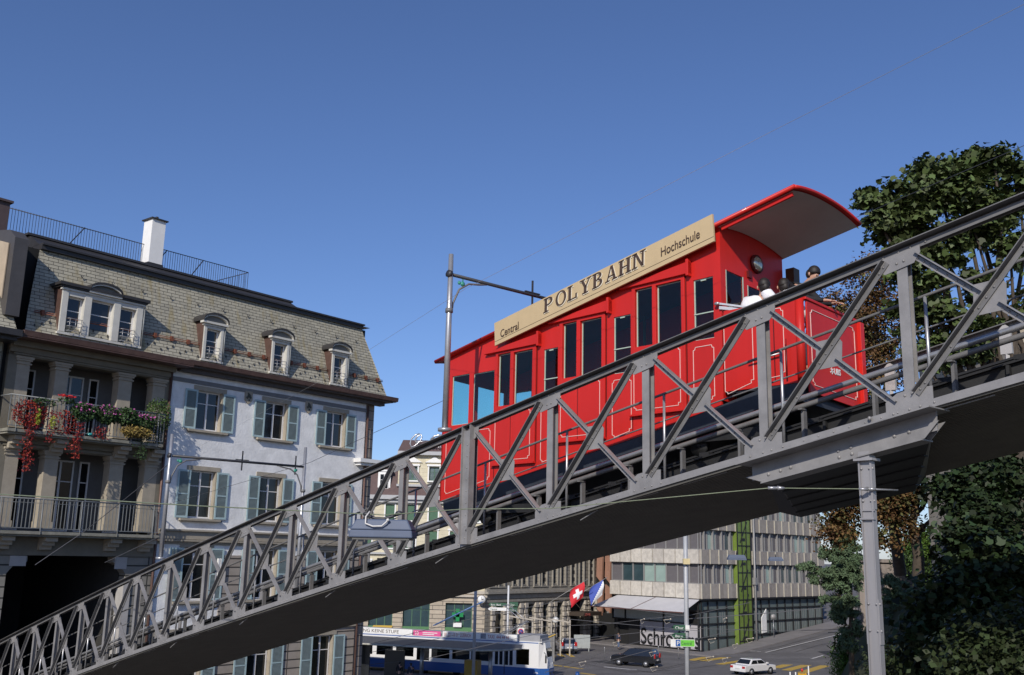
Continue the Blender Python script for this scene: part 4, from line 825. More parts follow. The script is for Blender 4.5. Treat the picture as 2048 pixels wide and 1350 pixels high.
# long wires across the sky
wire('thin wire crossing the sky from the upper right corner past the silver mast',[at(2075,-5,9),at(1545,262,12.5),at(930,578,17.2),at(640,762,26),at(395,895,37)],.0028,wirel)
wire('thin wire rising from the lower left masts behind the red car',[at(330,1010,30),at(620,925,24),at(900,795,19)],.005,wirem)
wire('thin wire climbing in front of the dark maple crown',[at(2060,286,14),at(1700,440,19)],.005,wirem)
wire('slanting stay wire in front of the dark archway',[at(70,1130,32),at(170,1062,33),at(335,930,30)],.012,wirem)
wire('second stay wire ending beside the right arch corner',[at(210,1125,33),at(322,1072,31)],.012,wirem)
# ================================================================ GROUND, STREETS
FC=Vector((21.65,115,0)); fdr=Vector((.702,.712,0))           # corner of the concrete building, direction of its right front
def hz(x,y):
    u=(Vector((x,y,0))-FC).dot(fdr); v=(x-20.6)*.712-(y-115)*.702
    g=.085*max(0,u-2); return min(g,9)
asph=mat('asphalt',(.125,.117,.115),.88,0,.25,.35,.3,60); pave=mat('pavement_slabs',(.20,.185,.18),.85,0,.15,.8,.2,30)
mb=MB(); xs=[-400,-120,-60,-30,-15,0,8,14,20,26,32,38,44,50,60,80,120,400]; ys=[-60,0,20,40,60,75,85,92,98,104,110,115,120,125,130,135,140,150,170,220,400,900]
vs=[(x,y,hz(x,y)) for y in ys for x in xs]; k=len(xs); mb.add(vs,[(j*k+i,j*k+i+1,(j+1)*k+i+1,(j+1)*k+i) for j in range(len(ys)-1) for i in range(k-1)])
structure(mb.build('ground',asph,fixn=False))
def sheet(name,poly,m,dz=.004,th=0):
    mb=MB(); 
    # fine strips so that the sheet follows the ground
    a,b,c,d=[Vector(p) for p in poly]; n=14; vs=[]
    for i in range(n+1):
        p=a.lerp(b,i/n); q=d.lerp(c,i/n)
        for w in (p,p.lerp(q,.5),q): vs.append((w.x,w.y,hz(w.x,w.y)+dz+th))
    fs=[(i*3+j,(i+1)*3+j,(i+1)*3+j+1,i*3+j+1) for i in range(n) for j in range(2)]
    if th:
        o=len(vs); vs+=[(v[0],v[1],v[2]-th) for v in vs[:]]
        for j in (0,2): fs+=[(i*3+j,(i+1)*3+j,o+(i+1)*3+j,o+i*3+j) for i in range(n)]
        for i in (0,n): fs+=[(i*3+j,i*3+j+1,o+i*3+j+1,o+i*3+j) for j in range(2)]
    mb.add(vs,fs); return mb.build(name,m,fixn=False)
G=lambda x,y: (lambda p:Vector((p.x,p.y,0)))(at_z(x,y,0))
def Gh(x,y):                       # on the sloping street
    d=ray(x,y); t0=20.0
    for i in range(4000):
        p=EYE+d*t0
        if p.z<=hz(p.x,p.y): break
        t0+=.06
    return Vector((p.x,p.y,0))
fdl=Vector((-.659,.752,0))
Cn=lambda a,b: FC+fdr*a+Vector((.712,-.702,0))*b              # along the right front, outward from it
structure(sheet('pavement',(Cn(-3,.0),Cn(60,.0),Cn(60,3.2),Cn(-3,3.2)),pave,.0,.13))
structure(sheet('pavement',(FC+fdl*0+Vector((-.752,-.659,0))*2.4,FC+fdl*40+Vector((-.752,-.659,0))*2.4,FC+fdl*40,FC+fdl*0),pave,.0,.13))
structure(sheet('plaza_paving',(Vector((-3,104,0)),Vector((10,124,0)),Vector((8,140,0)),Vector((-8,112,0))),mat('plaza_asphalt',(.14,.125,.12),.85,0,.2,.5),.0,.12))
yel=mat('yellow_road_paint',(.50,.33,.06),.7,0,.2,6); whr=mat('white_road_paint',(.60,.58,.56),.7,0,.2,6); rail_=mat('tram_rail_steel',(.035,.03,.03),.4,.3,0)
def strip(name,p,q,w,m,n=8,dz=.010):
    d=(q-p).normalized(); s_=Vector((-d.y,d.x,0))*w/2; return structure(sheet(name,(p-s_,q-s_,q+s_,p+s_),m,dz))
for a,b in (((1381,1321),(1440,1309)),((1405,1322),(1486,1310)),((1438,1329),(1540,1311)),((1478,1335),(1582,1314)),((1550,1336),(1607,1321)),((1572,1341),(1633,1325)),((1603,1346),(1658,1329))):
    strip('road_marking',Gh(*a),Gh(*b),.95,yel)
strip('road_marking',Gh(1502,1312),Gh(1706,1262),.16,whr); strip('road_marking',Gh(1472,1301),Gh(1522,1303),.16,whr)
strip('road_marking',Gh(1208,1334),Gh(1273,1340),.35,whr); strip('road_marking',Gh(1512,1272),Gh(1700,1241),.15,yel); strip('road_marking',Gh(1615,1320),Gh(1646,1311),.2,whr)
for a,b in (((1101,1308),(1108,1315)),((1118,1308),(1127,1314)),((1136,1308),(1146,1314)),((1105,1330),(1165,1338)),((1160,1346),(1190,1350))): strip('road_marking',Gh(*a),Gh(*b),.5,yel)
for P in ([(1100,1345),(1180,1325),(1300,1345),(1420,1320),(1560,1300),(1710,1262)],[(1100,1335),(1190,1316),(1320,1338),(1440,1312),(1560,1293),(1700,1255)],[(1180,1349),(1360,1340),(1500,1322),(1640,1290),(1720,1275)],[(1120,1318),(1240,1342),(1400,1349)]):
    Q=[Gh(*p) for p in P]
    for a,b in zip(Q,Q[1:]): strip('tram_rail_groove',a,b,.09,rail_,8,.012)
for a,b in (((1238,1327),(1195,1322)),((1655,1302),(1700,1318))): strip('road_patch',Gh(*a),Gh(*b),2.4,mat('dark_asphalt_patch',(.035,.035,.037),.85),8,.006)

# ================================================================ CONCRETE OFFICE BUILDING
ob=thing('office_building','concrete office building with stone panel bands, green glass stair tower and big black letters','building',FC,0)
stone=mat('rough_white_stone_panel',(.52,.48,.42),.85,0,.22,2.2,.9,5,.5,.12); conc=mat('ribbed_concrete_panel',(.31,.275,.24),.85,0,.12,2,.6,30,.5,.15)
alu=mat('grey_aluminium',(.30,.29,.28),.5,.2,.08); blind=mat('grey_roller_blind',(.13,.12,.125),.7,0,.1); gl1=mat('teal_window_glass',(.04,.07,.08),.08,0,.3,.5,0,30,.8); gl2=mat('pale_green_window_glass',(.30,.40,.36),.1,0,.15,.5,0,30,.8)
TL=Matrix.Rotation(math.atan2(-.752,.659),4,'Z')@Matrix.Translation((-13.6,0,0))  # left front: x from its far left end to the corner, outward -y
TR=Matrix.Rotation(math.atan2(.712,.702),4,'Z')
FL=[(5.8,7.4),(9.62,11.18),(13.42,14.98),(17.2,18.8)]
wm={}
def owin(kind,T,x,z,w,h,parent,wide=False):
    mi={0:blind,1:gl1,2:gl2}[kind]
    if (kind,round(w,2),round(h,2),wide) not in wm:
        f=MB(); e=.09; f.box(0,e,0,.1,0,h); f.box(w-e,w,0,.1,0,h); f.box(e,w-e,0,.1,h-e,h); f.box(e,w-e,0,.1,0,e); f.box(w/2-.06,w/2+.06,-.28,.1,0,h) if not wide else f.box(-.02,.12,-.12,.0,0,h)
        o=f.build('window',alu,None); g=MB(); g.box(e,w-e,.05,.06,e,h-e); g.build('pane',mi,o); o.parent=parent; wm[(kind,round(w,2),round(h,2),wide)]=o
    else: o=dup(wm[(kind,round(w,2),round(h,2),wide)],None,None,None,parent)
    M_=T@Matrix.Translation((x,.25,z)); o.matrix_local=M_; return o
for (z0,z1) in FL:
    mb=MB(); mb.T=TL
    for i in range(8): x=i*1.7; dd=rng.uniform(.0,.12); mb.box(x+.05,x+1.62,-.12-dd,.15,z0,z1)
    mb.build('stone_panel_band',stone,ob)
    mb=MB(); mb.T=TR
    for i in range(22):
        x=.05+i*.9; mb.box(x,x+.88,-.12,.15,z0,z1)
    for i in range(10): x=19.85+i*.9; mb.box(x,x+.88,-.12,.15,z0,z1)
    mb.build('concrete_panel_band',conc,ob)
    mb=MB(); mb.T=TR
    for i in range(16): x=.03+i*1.8; mb.box(x-.02,x+.11,-.20,-.1,z0-.02,z1+.02)
    mb.build('pale_joint_fin',mat('pale_concrete_fin',(.50,.46,.37),.8),ob)
for fi,(za,zb_) in enumerate(((7.4,9.62),(11.18,13.42),(14.98,17.2))):
    for i in range(8): owin([0,1,1,2,2,0,0,0][i] if fi==0 else 0,TL,i*1.7+.02,za,1.66,zb_-za,ob,True)
    for i in range(16):
        x=.1+i*1.8
        if 7.0<x<10.2: continue
        owin([0,0,1,0,2,0,0,1,2,0,0,0,1,0,1,2][(i*5+fi*3)%16],TR,x,za,1.74,zb_-za,ob)
pL=fdl*13.6; pR=fdr*28.8; nl=Vector((.752,.659,0)); nr=Vector((-.712,.702,0)); q0=Vector((0,.88,0)); qL=pL+nl*.62; qR=pR+nr*.62
mb=MB(); mb.prism([q0,qR,qR+nr*12,qL+nl*12,qL],(0,0,18.8)); mb.build('core',dark,ob)
q0=Vector((0,-.2,18.8)); qL=pL-nl*.2+Vector((0,0,18.8)); qR=pR-nr*.2+Vector((0,0,18.8)); mb=MB(); mb.prism([q0,qR,qR+nr*12,qL+nl*12,qL],(0,0,.4)); mb.build('flat_roof',conc,ob)

# recessed ground floor with framing
fr_=mat('black_steel_frame',(.025,.025,.027),.5,.2,0); gg=mat('grey_green_infill_panel',(.13,.16,.155),.4,0,.12,.7)
mb=MB(); mb.T=TR
for i in range(16): x=.1+i*1.9; mb.box(x-.06,x+.06,.3,.5,0,5.8)
for z in (1.5,3.0,4.5,5.5): mb.box(.1,28.7,.28,.48,z-.06+.0,z+.06)
mb.box(0,28.8,-.1,.6,5.62,5.8); mb.build('ground_floor_frame',fr_,ob)
mb=MB(); mb.T=TR; mb.box(.1,28.7,.45,.5,.0,5.7); mb.build('ground_floor_panel',gg,ob)
mb=MB(); mb.T=TR
for i in range(60): 
    x=.3+i*.47; 
    if int(x/1.9)%2==0 or x>11: mb.box(x,x+.03,.42,.46,1.7,4.3)
mb.build('vertical_grille',mat('grille_bar',(.22,.23,.23),.5),ob)
mb=MB(); mb.T=TR; mb.prism([(13.2,.2,1.6),(14.3,.2,1.7),(14.3,.2,4.4),(13.2,.2,3.4)],(0,.1,0)); mb.build('doorway_light_panel',whitep,ob)  # white panel; the brightness of the doorway is put into its colour
mb=MB(); mb.T=TL
for x in (0,2.0,7.9,13.4): mb.box(x-.07,x+.07,.3,.5,0 if x>7 else 2.9,5.8)
for z in (3.0,4.4,5.6): mb.box(0,13.5,.28,.48,z-.07,z+.07)
mb.box(.5,.9,.3,.7,0,3); mb.box(2.6,4.2,.3,3,0,2.95); mb.build('ground_floor_frame',fr_,ob)
mb=MB(); mb.T=TL; mb.box(0,13.5,.44,.5,4.4,5.7); mb.build('upper_glazing',gl1,ob)
mb=MB(); mb.T=TL; mb.box(.1,1.9,.42,.46,3.05,4.35); mb.box(2.1,7.8,.42,.46,3.05,4.35); mb.box(8.0,11.4,.42,.46,3.05,4.35); mb.build('frosted_panel',mat('frosted_glass_panel',(.42,.47,.47),.3,0,.08),ob)
mb=MB(); mb.T=TL; mb.box(4.3,13.3,.40,.44,.25,2.95); sp=mb.build('shop_panel',mat('lilac_grey_panel',(.44,.42,.44),.5,0,.06),ob)
mt=TL@Matrix.Translation((4.4,.37,.35))@Matrix(((1,0,0,0),(0,0,-1,0),(0,1,0,0),(0,0,0,1)))
text3d('lettering','Schroders',mat('black_letter',(.012,.012,.014),.5,0,0),sp,(0,0,0),(0,0,0),2.55,.02,'LEFT',mt,.83,.03)
aw=MB(); aw.T=TL; aw.hexa([(-.3,-3.0,4.35),(13.5,-3.0,4.35),(13.5,-.1,5.65),(1.2,-.1,5.65),(-.3,-3.0,4.40),(13.5,-3.0,4.40),(13.5,-.1,5.70),(1.2,-.1,5.70)]); awn=aw.build('awning',mat('pale_awning_cloth',(.50,.49,.50),.8,0,.06,1),ob)
aw=MB(); aw.T=TL; aw.bar((-.3,-3.03,4.36),(13.5,-3.03,4.36),.08,.10); aw.bar((7.2,-.1,5.73),(6.0,-3.0,4.43),.10,.02); aw.build('awning_bar',mat('brown_awning_bar',(.12,.05,.04),.6),awn)
gt=MB(); gt.T=TR; gt.box(7.45,10.3,-.25,.4,0.2,19.6)
tower=gt.build('stair_tower',mat('lime_green_stair_glass',(.16,.23,.045),.25,0,.25,.4,0,30,.6),ob)
gt=MB(); gt.T=TR
for x in (7.42,8.4,9.35,10.3): gt.box(x-.05,x+.05,-.33,-.24,0,19.7)
for i in range(14): gt.box(7.4,10.3,-.33,-.24,.9+i*1.55,.98+i*1.55)
for i in range(7): z=.9+i*2.8; gt.bar((8.0,-.28,z),(9.6,-.28,z+2.5),.05,.1); gt.bar((8.6,-.28,z+.4),(9.1,-.28,z+.4),.05,.3)
gt.build('tower_frame',fr_,tower)
gt=MB(); gt.T=TR; gt.tube([(10.75,-.5,0),(10.75,-.5,16)],.12,8); gt.box(10.5,11.0,-.7,-.3,7.3,8.1); gt.build('tower_mast',alu,ob)

# building with folded brown fins between the stone front and the offices
bf=thing('fin_clad_building','narrow building with folded terracotta fins between the dark stone front and the concrete offices','building',(12.7,131,0),R(20))
mb=MB(); mb.box(-1.5,6,1,9,0,20); mb.box(-.4,4,0,1.2,0,3.2) ; mb.build('wall',dark,bf)
tc_=mat('terracotta_fin',(.30,.16,.11),.8,0,.1)
for fl in range(5):
    z=3.8+fl*3.9
    mb=MB()
    for i in range(4):
        x=-1.0+i*1.15; mb.prism([(x,.9,z),(x+.45,.2,z-.9),(x+.5,.1,z+2.3),(x+.1,.9,z+2.9)],(.25,.1,0)); mb.box(x+.7,x+.85,.5,.9,z-.4,z+2.6)
    mb.build('folded_fin',tc_,bf)
mb=MB(); mb.box(.2,.4,.1,.3,0,3.4); mb.box(1.6,1.8,.1,.3,0,3.4); mb.build('porch_post',alu,bf)

# ================================================================ DARK STONE FRONT
ED=Vector((-2.3,112,0)); ER=math.atan2(.819,.574)
es=thing('stone_corner_building','weathered grey stone building with rusticated arches, paired windows and two flagpoles','building',ED,ER)
gs=brickmat('grey_ashlar',(.30,.27,.215),(.255,.23,.185),(.07,.06,.055),1.1,.42,.02,.88,.5,.8,'xz',.2); gsd=mat('carved_grey_stone',(.29,.265,.22),.85,0,.2,2,.5,15); gsl=mat('sun_lightened_stone',(.46,.41,.34),.85,0,.12,2,.4,20)  # the last stone is a paler copy with sunlight put into its colour
mb=MB(); wo=[]; xw=[.9,2.5,5.2,7.1,9.6,11.2,13.6,15.4,17.8,19.8,22.2]
for i,x in enumerate(xw): wo+=[(x,x+.9,6.9,10.0),(x,x+.9,11.6,14.2)]
gw=[(1.7,3.4,.2,4.6),(5.0,6.5,.2,4.6),(8.1,9.6,.2,4.6),(11.2,12.7,.6,4.6),(14.3,15.8,.6,4.6),(17.4,20.8,.0,4.9),(22.3,23.6,.0,4.6)]
wallgrid(mb,0,25,0,18,wo+gw,0,.5); mb.box(24.9,25,.0,8,0,18); mb.build('wall',gs,es,fixn=False)
mb=MB(); mb.box(.1,25,.8,1,0,18); mb.build('dark_rooms',dark,es)
mb=MB(); mb.box(-.1,25,-.25,0,5.0,5.25); mb.box(-.1,25,-.5,0,5.9,6.15); mb.box(-.1,25,-.3,0,6.15,6.4); mb.box(-.1,25,-.25,0,10.6,10.9); mb.box(-.1,25,-.15,0,5.35,5.8); mb.box(-.2,25.1,-.7,0,17.6,18.3); mb.build('cornice',gsd,es)
for a,b,c,d in wo:
    window(es,a,.35,c,b-a,d-c,mat('dark_window_frame',(.05,.06,.05),.5),pane,2,(.7,),.06,.07)
    mb=MB(); mb.box(a-.2,a-.03,-.16,0,c-.2,d+.1); mb.box(b+.03,b+.2,-.16,0,c-.2,d+.1); mb.box(a-.28,b+.28,-.22,0,d+.1,d+.3); mb.prism([(a-.26,-.2,d+.3),(b+.26,-.2,d+.3),((a+b)/2,-.2,d+.8)],(0,.2,0)); mb.box(a-.28,b+.28,-.2,0,c-.35,c-.2); mb.build('window_surround',gsd if c<8 else gsd,es)
for a,b,c,d in gw:
    mb=MB()
    for k in range(8):
        z=.1+k*.6; mb.box(a-.62,a-.04,-.30 if k%2 else -.20,0,z,z+.5); mb.box(b+.04,b+.62,-.30 if k%2 else -.20,0,z,z+.5)
    mb.box(a-.03,a,-.02,.5,c,d); mb.build('rusticated_pier',gsl,es)
    if c>.1: window(es,a,.4,c,b-a,d-c,mat('dark_window_frame',(.05,.06,.05),.5),pane,2,(.6,),.06,.07)
# entrance canopy, flag poles, flags
mb=MB(); mb.box(17.0,21.2,-2.4,0,3.35,3.55); mb.hexa([(17,-2.4,3.1),(21.2,-2.4,3.1),(21.2,0,3.1),(17,0,3.1),(17,-2.4,3.35),(21.2,-2.4,3.35),(21.2,0,3.35),(17,0,3.35)]); mb.tube([(17.3,-2.2,3.5),(17.3,-.3,5.2)],.03,5); mb.tube([(20.9,-2.2,3.5),(20.9,-.3,5.2)],.03,5); mb.build('entrance_canopy',mat('dark_canopy',(.05,.035,.025),.6),es)
text3d('lettering','HOTEL',mat('red_letter',(.45,.12,.10),.5,0,0),es,(17.1,-2.45,3.15),(PI/2,0,0),.42,.02)
rf=mat('red_flag',(.62,.02,.03),.7,0,.1,3); bf_=mat('blue_flag',(.06,.10,.42),.7,0,.1,3); wf=mat('white_flag',(.80,.80,.80),.7,0,0)
def flag(label,p,red_):
    t=thing('flag',label,'flag',p,ER); 
    mb=MB(); mb.tube([(-1.6,1.9,-1.2),(1.6,-1.4,1.55)],.035,6); mb.build('flagpole',alu,t)
    def pt(u,v): return Vector((-.15+1.35*u, -.1-1.15*u*.85+.12*math.sin(v*5+u*3), .2+1.05*u -1.9*v+.05*math.sin(u*6)+.2*u*v))
    def cloth(mb,u0,u1,v0,v1,off,cond=None,n=8):
        for i in range(n):
            for j in range(n):
                a=u0+(u1-u0)*i/n;b=u0+(u1-u0)*(i+1)/n;c=v0+(v1-v0)*j/n;d=v0+(v1-v0)*(j+1)/n
                if cond and not cond((a+b)/2,(c+d)/2): continue
                mb.add([pt(a,c)+Vector((0,off,0)),pt(b,c)+Vector((0,off,0)),pt(b,d)+Vector((0,off,0)),pt(a,d)+Vector((0,off,0))],[(0,1,2,3)])
    if red_:
        mb=MB(); cloth(mb,0,1,0,1,0); c=mb.build('cloth',rf,t)
        for o in (-.02,.02):
            mb=MB(); cloth(mb,.4,.6,.2,.8,o); cloth(mb,.2,.4,.4,.6,o); cloth(mb,.6,.8,.4,.6,o); mb.build('white_cross',wf,c)
    else:
        mb=MB(); cloth(mb,0,1,0,1,0,lambda u,v:v<1-u*.95+.0 ,12); mb.build('cloth',bf_,t); mb=MB(); cloth(mb,0,1,0,1,0,lambda u,v:v>=1-u*.95,12); mb.build('white_half',wf,t)
flag('red flag with a white cross on a slanting pole',at(1141,1185,118),True)
flag('blue and white flag on a slanting pole, right of the red one',at(1180,1181,121),False)

# ================================================================ CREAM HOTEL WITH SHOP FLOOR
hc=brickmat('cream_plaster_courses',(.62,.56,.40),(.60,.54,.39),(.40,.36,.27),40,.42,.012,.85,0,.3); grn=mat('green_shutter_paint',(.055,.13,.075),.6,0,.1); hbr=mat('brown_tile_roof',(.115,.075,.07),.8,0,.15,3,.5,20); hst=brickmat('beige_rusticated_stone',(.46,.39,.30),(.41,.35,.27),(.14,.12,.10),2.2,.46,.03,.85,.5,.8)
HO=Vector((-16.76,112.2,0)); hh=thing('cream_hotel','cream hotel with green windows, brown roofs, silver roof letters and a green shop front','building',HO,0)
mb=MB(); ops=[(x,x+1.0,za,zb_) for x in (.8,3.2,5.6,8.0,10.4,12.6) for (za,zb_) in ((7.3,9.1),(10.6,12.5),(13.6,15.3))]+[(x,x+1.15,18.0,19.5) for x in (5.4,7.85,10.2)]
wallgrid(mb,-2,14.4,6.1,16.4,[o for o in ops if o[2]<16],0,.3); wallgrid(mb,4.4,14.4,16.4,20.9,[o for o in ops if o[2]>16],.1,.3); mb.build('wall',hc,hh,fixn=False)
mb=MB(); mb.box(-2,14.3,.6,10,0,16); mb.box(4.5,14.3,.6,10,16,20.5); mb.build('dark_rooms',dark,hh)
for a,b,c,d in ops:
    window(hh,a,.28,c,b-a,d-c,grn,mat('hotel_window_glass',(.10,.14,.14),.1,0,.4,2,0,30,.8),2,(.65,),.09,.08)
    mb=MB(); mb.box(a-.15,a,-.05,.1,c-.1,d+.12); mb.box(b,b+.15,-.05,.1,c-.1,d+.12); mb.box(a-.25,b+.25,-.12,.1,d+.1,d+.3); mb.box(a-.2,b+.2,-.12,.1,c-.15,c)
    if c>17: mb.prism([(a-.5,-.1,d+.5),(b+.5,-.1,d+.5),((a+b)/2,-.1,d+1.15)],(0,.2,0))
    mb.build('window_surround',whitep,hh)
    if c<16 and int(a*10+c)%3==0: s_=MB(); s_.box(a,b,.12,.16,c,d); s_.build('closed_shutter',grn,hh)
grc=mat('grey_cornice_paint',(.42,.42,.42),.7,0,.08)
mb=MB(); mb.box(-2.2,14.5,-.7,0,15.85,16.3); mb.box(-2.1,14.5,-.4,0,15.5,15.85); mb.box(4.3,14.5,-.3,.1,17.3,17.55); mb.box(4.3,14.5,-.5,.1,20.8,21.2); mb.box(-2.1,14.5,-.3,0,9.9,10.1); mb.build('cornice',grc,hh)
mb=MB(); mb.hexa([(-2.2,-.5,16.3),(4.6,-.5,16.3),(4.6,3,16.3),(-2.2,3,16.3),(-2.2,1.4,20.2),(4.6,1.4,20.2),(4.6,3,20.2),(-2.2,3,20.2)]); mb.hexa([(4.4,-.5,16.3),(14.5,-.5,16.3),(14.5,.2,16.3),(4.4,.2,16.3),(4.4,0,17.3),(14.5,0,17.3),(14.5,.2,17.3),(4.4,.2,17.3)]); mb.hexa([(4.3,-.4,21.2),(14.5,-.4,21.2),(14.5,8,21.2),(4.3,8,21.2),(4.6,2,22.7),(14.5,2,22.7),(14.5,8,22.7),(4.6,8,22.7)]); mb.build('roof',hbr,hh)
mb=MB(); mb.box(2.2,3.6,-.1,1.5,16.7,19.0); mb.box(2.0,3.8,-.2,1.6,18.9,19.1); d_=mb.build('dormer',whitep,hh); window(d_,2.4,-.16,16.95,1.0,1.7,whitep,pane,2,(.6,),.07,.07)
slv=mat('silver_letter_tube',(.55,.55,.56),.3,.7,0)
mb=MB(); X=lambda px:(px-1033)/2048*112+17.8; Zp=lambda py:10-(py-1109)/2048*112
def scr(pts,r=.07): mb.tube([(X(x),-.2,Zp(y)) for x,y in pts],r,6)
scr([(826,884),(822,887),(820,882),(824,874),(832,869),(834,875),(830,884),(820,893),(813,896),(810,889),(813,878),(821,870),(829,868)],.09); scr([(820,884),(830,884),(834,884),(842,882)]); scr([(852,880),(860,872),(868,870),(880,871)],.14)
scr([(848,898),(850,892),(853,890),(856,897),(858,891),(861,889),(862,896),(866,890),(869,896),(872,890),(874,881),(872,895),(876,896),(880,890)],.08)
mb.build('script_letters',slv,hh)
mb=MB(); so_=[(x,x+w,1.6,4.9) for x,w in ((1.9,2.6),(5.6,2.9),(10.2,2.9))]; wallgrid(mb,-2,14.46,0,6.1,so_,-.12,.4); mb.build('shop_floor_wall',hst,hh,fixn=False)
mb=MB(); mb.box(-2.1,14.7,-.4,0,5.55,5.75); mb.box(-2.1,14.6,-.25,0,5.9,6.2); mb.build('shop_cornice',gsl,hh)
gsf=mat('shop_green_paint',(.08,.20,.08),.6,0,.1)
for a,b,c,d in so_: window(hh,a,.2,c,b-a,d-c,grn,gl1,3,(.75,),.1,.1); m_=MB(); m_.box(a,b,-.05,.15,c,c+.75); m_.build('shop_sign_band',gsf,hh)
mb=MB(); mb.hexa([(2.1,-1.5,1.55),(4.2,-1.5,1.55),(4.6,-.1,2.35),(2.5,-.1,2.35),(2.1,-1.5,1.6),(4.2,-1.5,1.6),(4.6,-.1,2.4),(2.5,-.1,2.4)]); mb.box(2.1,4.2,-1.52,-1.48,1.1,1.6); mb.build('yellow_awning',mat('mustard_awning',(.52,.34,.06),.8,0,.08),hh)
mb=MB(); mb.box(11.35,11.75,-.3,-.2,3.0,4.3); mb.box(10.95,12.15,-.3,-.2,3.45,3.9); mb.build('pharmacy_cross',mat('green_cross',(.0,.22,.06),.5),hh)
mb=MB(); mb.box(11.1,12.0,-.3,-.22,2.4,2.85); mb.build('white_notice',whitep,hh)
mb=MB(); mb.tube([(14.1,-.9,5.35),(14.1,-.7,5.35)],.42,20); ck=mb.build('clock',whitep,hh); mb=MB(); mb.tube([(14.1,-.88,5.35),(14.1,-.75,5.35)],.46,20); mb.bar((14.1,-.95,5.35),(14.1,-.95,5.65),.05,.02); mb.bar((14.1,-.95,5.35),(14.3,-.95,5.42),.02,.06); mb.build('clock_rim',iron,ck)
po=MB(); po.box(0,1.7,0,.06,0,1.5); o=po.build('advert_board',mat('lime_poster',(.35,.45,.12),.5,0,.5,3)); tag(o,'lime-green lit poster behind the tram wires at the left','poster'); o.location=(X(772)-16.8,108,.9)

# ================================================================ TRAM AND SHELTER
tdir=Vector((3.3,85.8,0))-Vector((-12.8,92,0)); TROT=math.atan2(tdir.y,tdir.x)
tw=mat('tram_white',(.74,.73,.71),.35,0,.03,1,0,30,.5,0,0,.3); tb=mat('tram_blue',(.025,.10,.33),.35,0,.05,1,0,30,.5,0,0,.3); tg=mat('tram_roof_grey',(.30,.30,.31),.6,0,.1)
tr=thing('tram','blue and white tram with rooftop advertising boards, its cab facing right','tram',Vector((3.3,85.8,0)),TROT)
L_=24.0
mb=MB(); wo=[(-x-w,-x,z0,z1) for x,w,z0,z1 in ((1.4,1.15,1.25,2.5),(2.85,.30,1.15,2.42),(3.25,.30,1.15,2.42),(3.75,.30,1.15,2.42),(4.15,.30,1.15,2.42),(5.0,1.6,1.35,2.5),(6.75,1.6,1.35,2.5),(8.6,1.7,1.35,2.5),(10.5,1.2,1.1,2.5),(12.0,1.7,1.35,2.5),(14.0,1.6,1.35,2.5),(16,1.7,1.35,2.5),(18.1,1.2,1.1,2.5),(20,1.7,1.35,2.5))]
wallgrid(mb,-L_,-.55,1.02,3.05,wo,0,.08); mb.add([(-.55,0,1.02),(.15,.5,1.02),(-.2,.5,3.05),(-.62,0,3.05)],[(0,1,2,3)]); mb.add([(.15,.5,1.02),(.15,1.8,1.02),(-.2,1.8,3.05),(-.2,.5,3.05)],[(0,1,2,3)]); mb.box(-L_,-.6,2.2,2.3,1.0,3.05); mb.box(-L_,-.3,0.02,2.3,3.05,3.12); mb.build('body_upper',tw,tr,fixn=False)
mb=MB(); mb.hexa([(-L_,0,.3),(-.5,0,.3),(-.5,2.3,.3),(-L_,2.3,.3),(-L_,0,1.02),(-.5,0,1.02),(-.5,2.3,1.02),(-L_,2.3,1.02)]); mb.hexa([(-.5,0,.35),(.2,.5,.35),(.2,1.8,.35),(-.5,2.3,.35),(-.5,0,1.02),(.18,.5,1.02),(.18,1.8,1.02),(-.5,2.3,1.02)]); mb.build('body_lower',tb,tr)
mb=MB(); mb.box(-L_,-.4,.25,2.1,3.12,3.35); mb.box(-2.6,-.5,.1,2.2,3.1,3.62); mb.box(-L_,-2.7,.5,1.9,3.3,3.5); mb.build('roof',tg,tr)
mb=MB(); mb.box(-L_,-.6,-.006,.0,2.98,3.05); mb.box(-L_,-.6,-.006,0,1.0,1.03); mb.build('blue_line',tb,tr)
mb=MB(); mb.box(-.3,.0,.55,1.75,1.2,2.6); mb.build('windscreen',winglass,tr)
for a,b,c,d in wo:
    mb=MB(); mb.box(a,b,.03,.05,c,d); w_=mb.build('window',glassmat('tram_glass',(.25,.30,.32),.1),tr)
for x in (4.6,): 
    mb=MB(); mb.box(-3.62,-3.56,-.01,.0,.4,2.5); mb.build('door_gap',black,tr)
mb=MB(); mb.box(-L_,-2.4,1.4,2.15,.9,1.6); mb.build('seat_row',mat('tram_seat_dark',(.03,.03,.05),.8),tr)
bd=(( -9.3,-5.8,'01 221 13 31  ZUERICH'),(-5.3,-2.4,'TAXI  444 44 44'),(-21.5,-12.2,'LE SANETE - ACHTUNG KEINE STUFE'))
for a,b,t_ in bd:
    mb=MB(); mb.box(a,b,.02,.06,3.10,3.58); o=mb.build('advert_board',whitep,tr); text3d('lettering',t_,brownl if a<-20 else mat('red_letter',(.45,.12,.10),.5),o,(a+.15,.01,3.2),(PI/2,0,0),.40,.004,'LEFT',None,(b-a-.3)/(len(t_)*.245))
mb=MB(); mb.box(-12.1,-9.5,.02,.06,3.10,3.55); o=mb.build('advert_board',mat('pink_advert',(.70,.10,.28),.5),tr); text3d('lettering','10',whitep,o,(-12.0,.01,3.18),(PI/2,0,0),.42,.004); mb=MB(); mb.box(-11.2,-9.8,.0,.012,3.36,3.42); mb.box(-11.2,-10.1,.0,.012,3.22,3.28); mb.build('advert_line',whitep,o)
mb=MB(); z=3.6
for y in (.5,1.5): mb.tube([(-4.4,y,z-.1),(-2.1,y,z+1.0),(-3.9,y,z+2.3)],.04,5); mb.tube([(-3.9,y,z-.1),(-2.0,y,z+1.05)],.03,5)
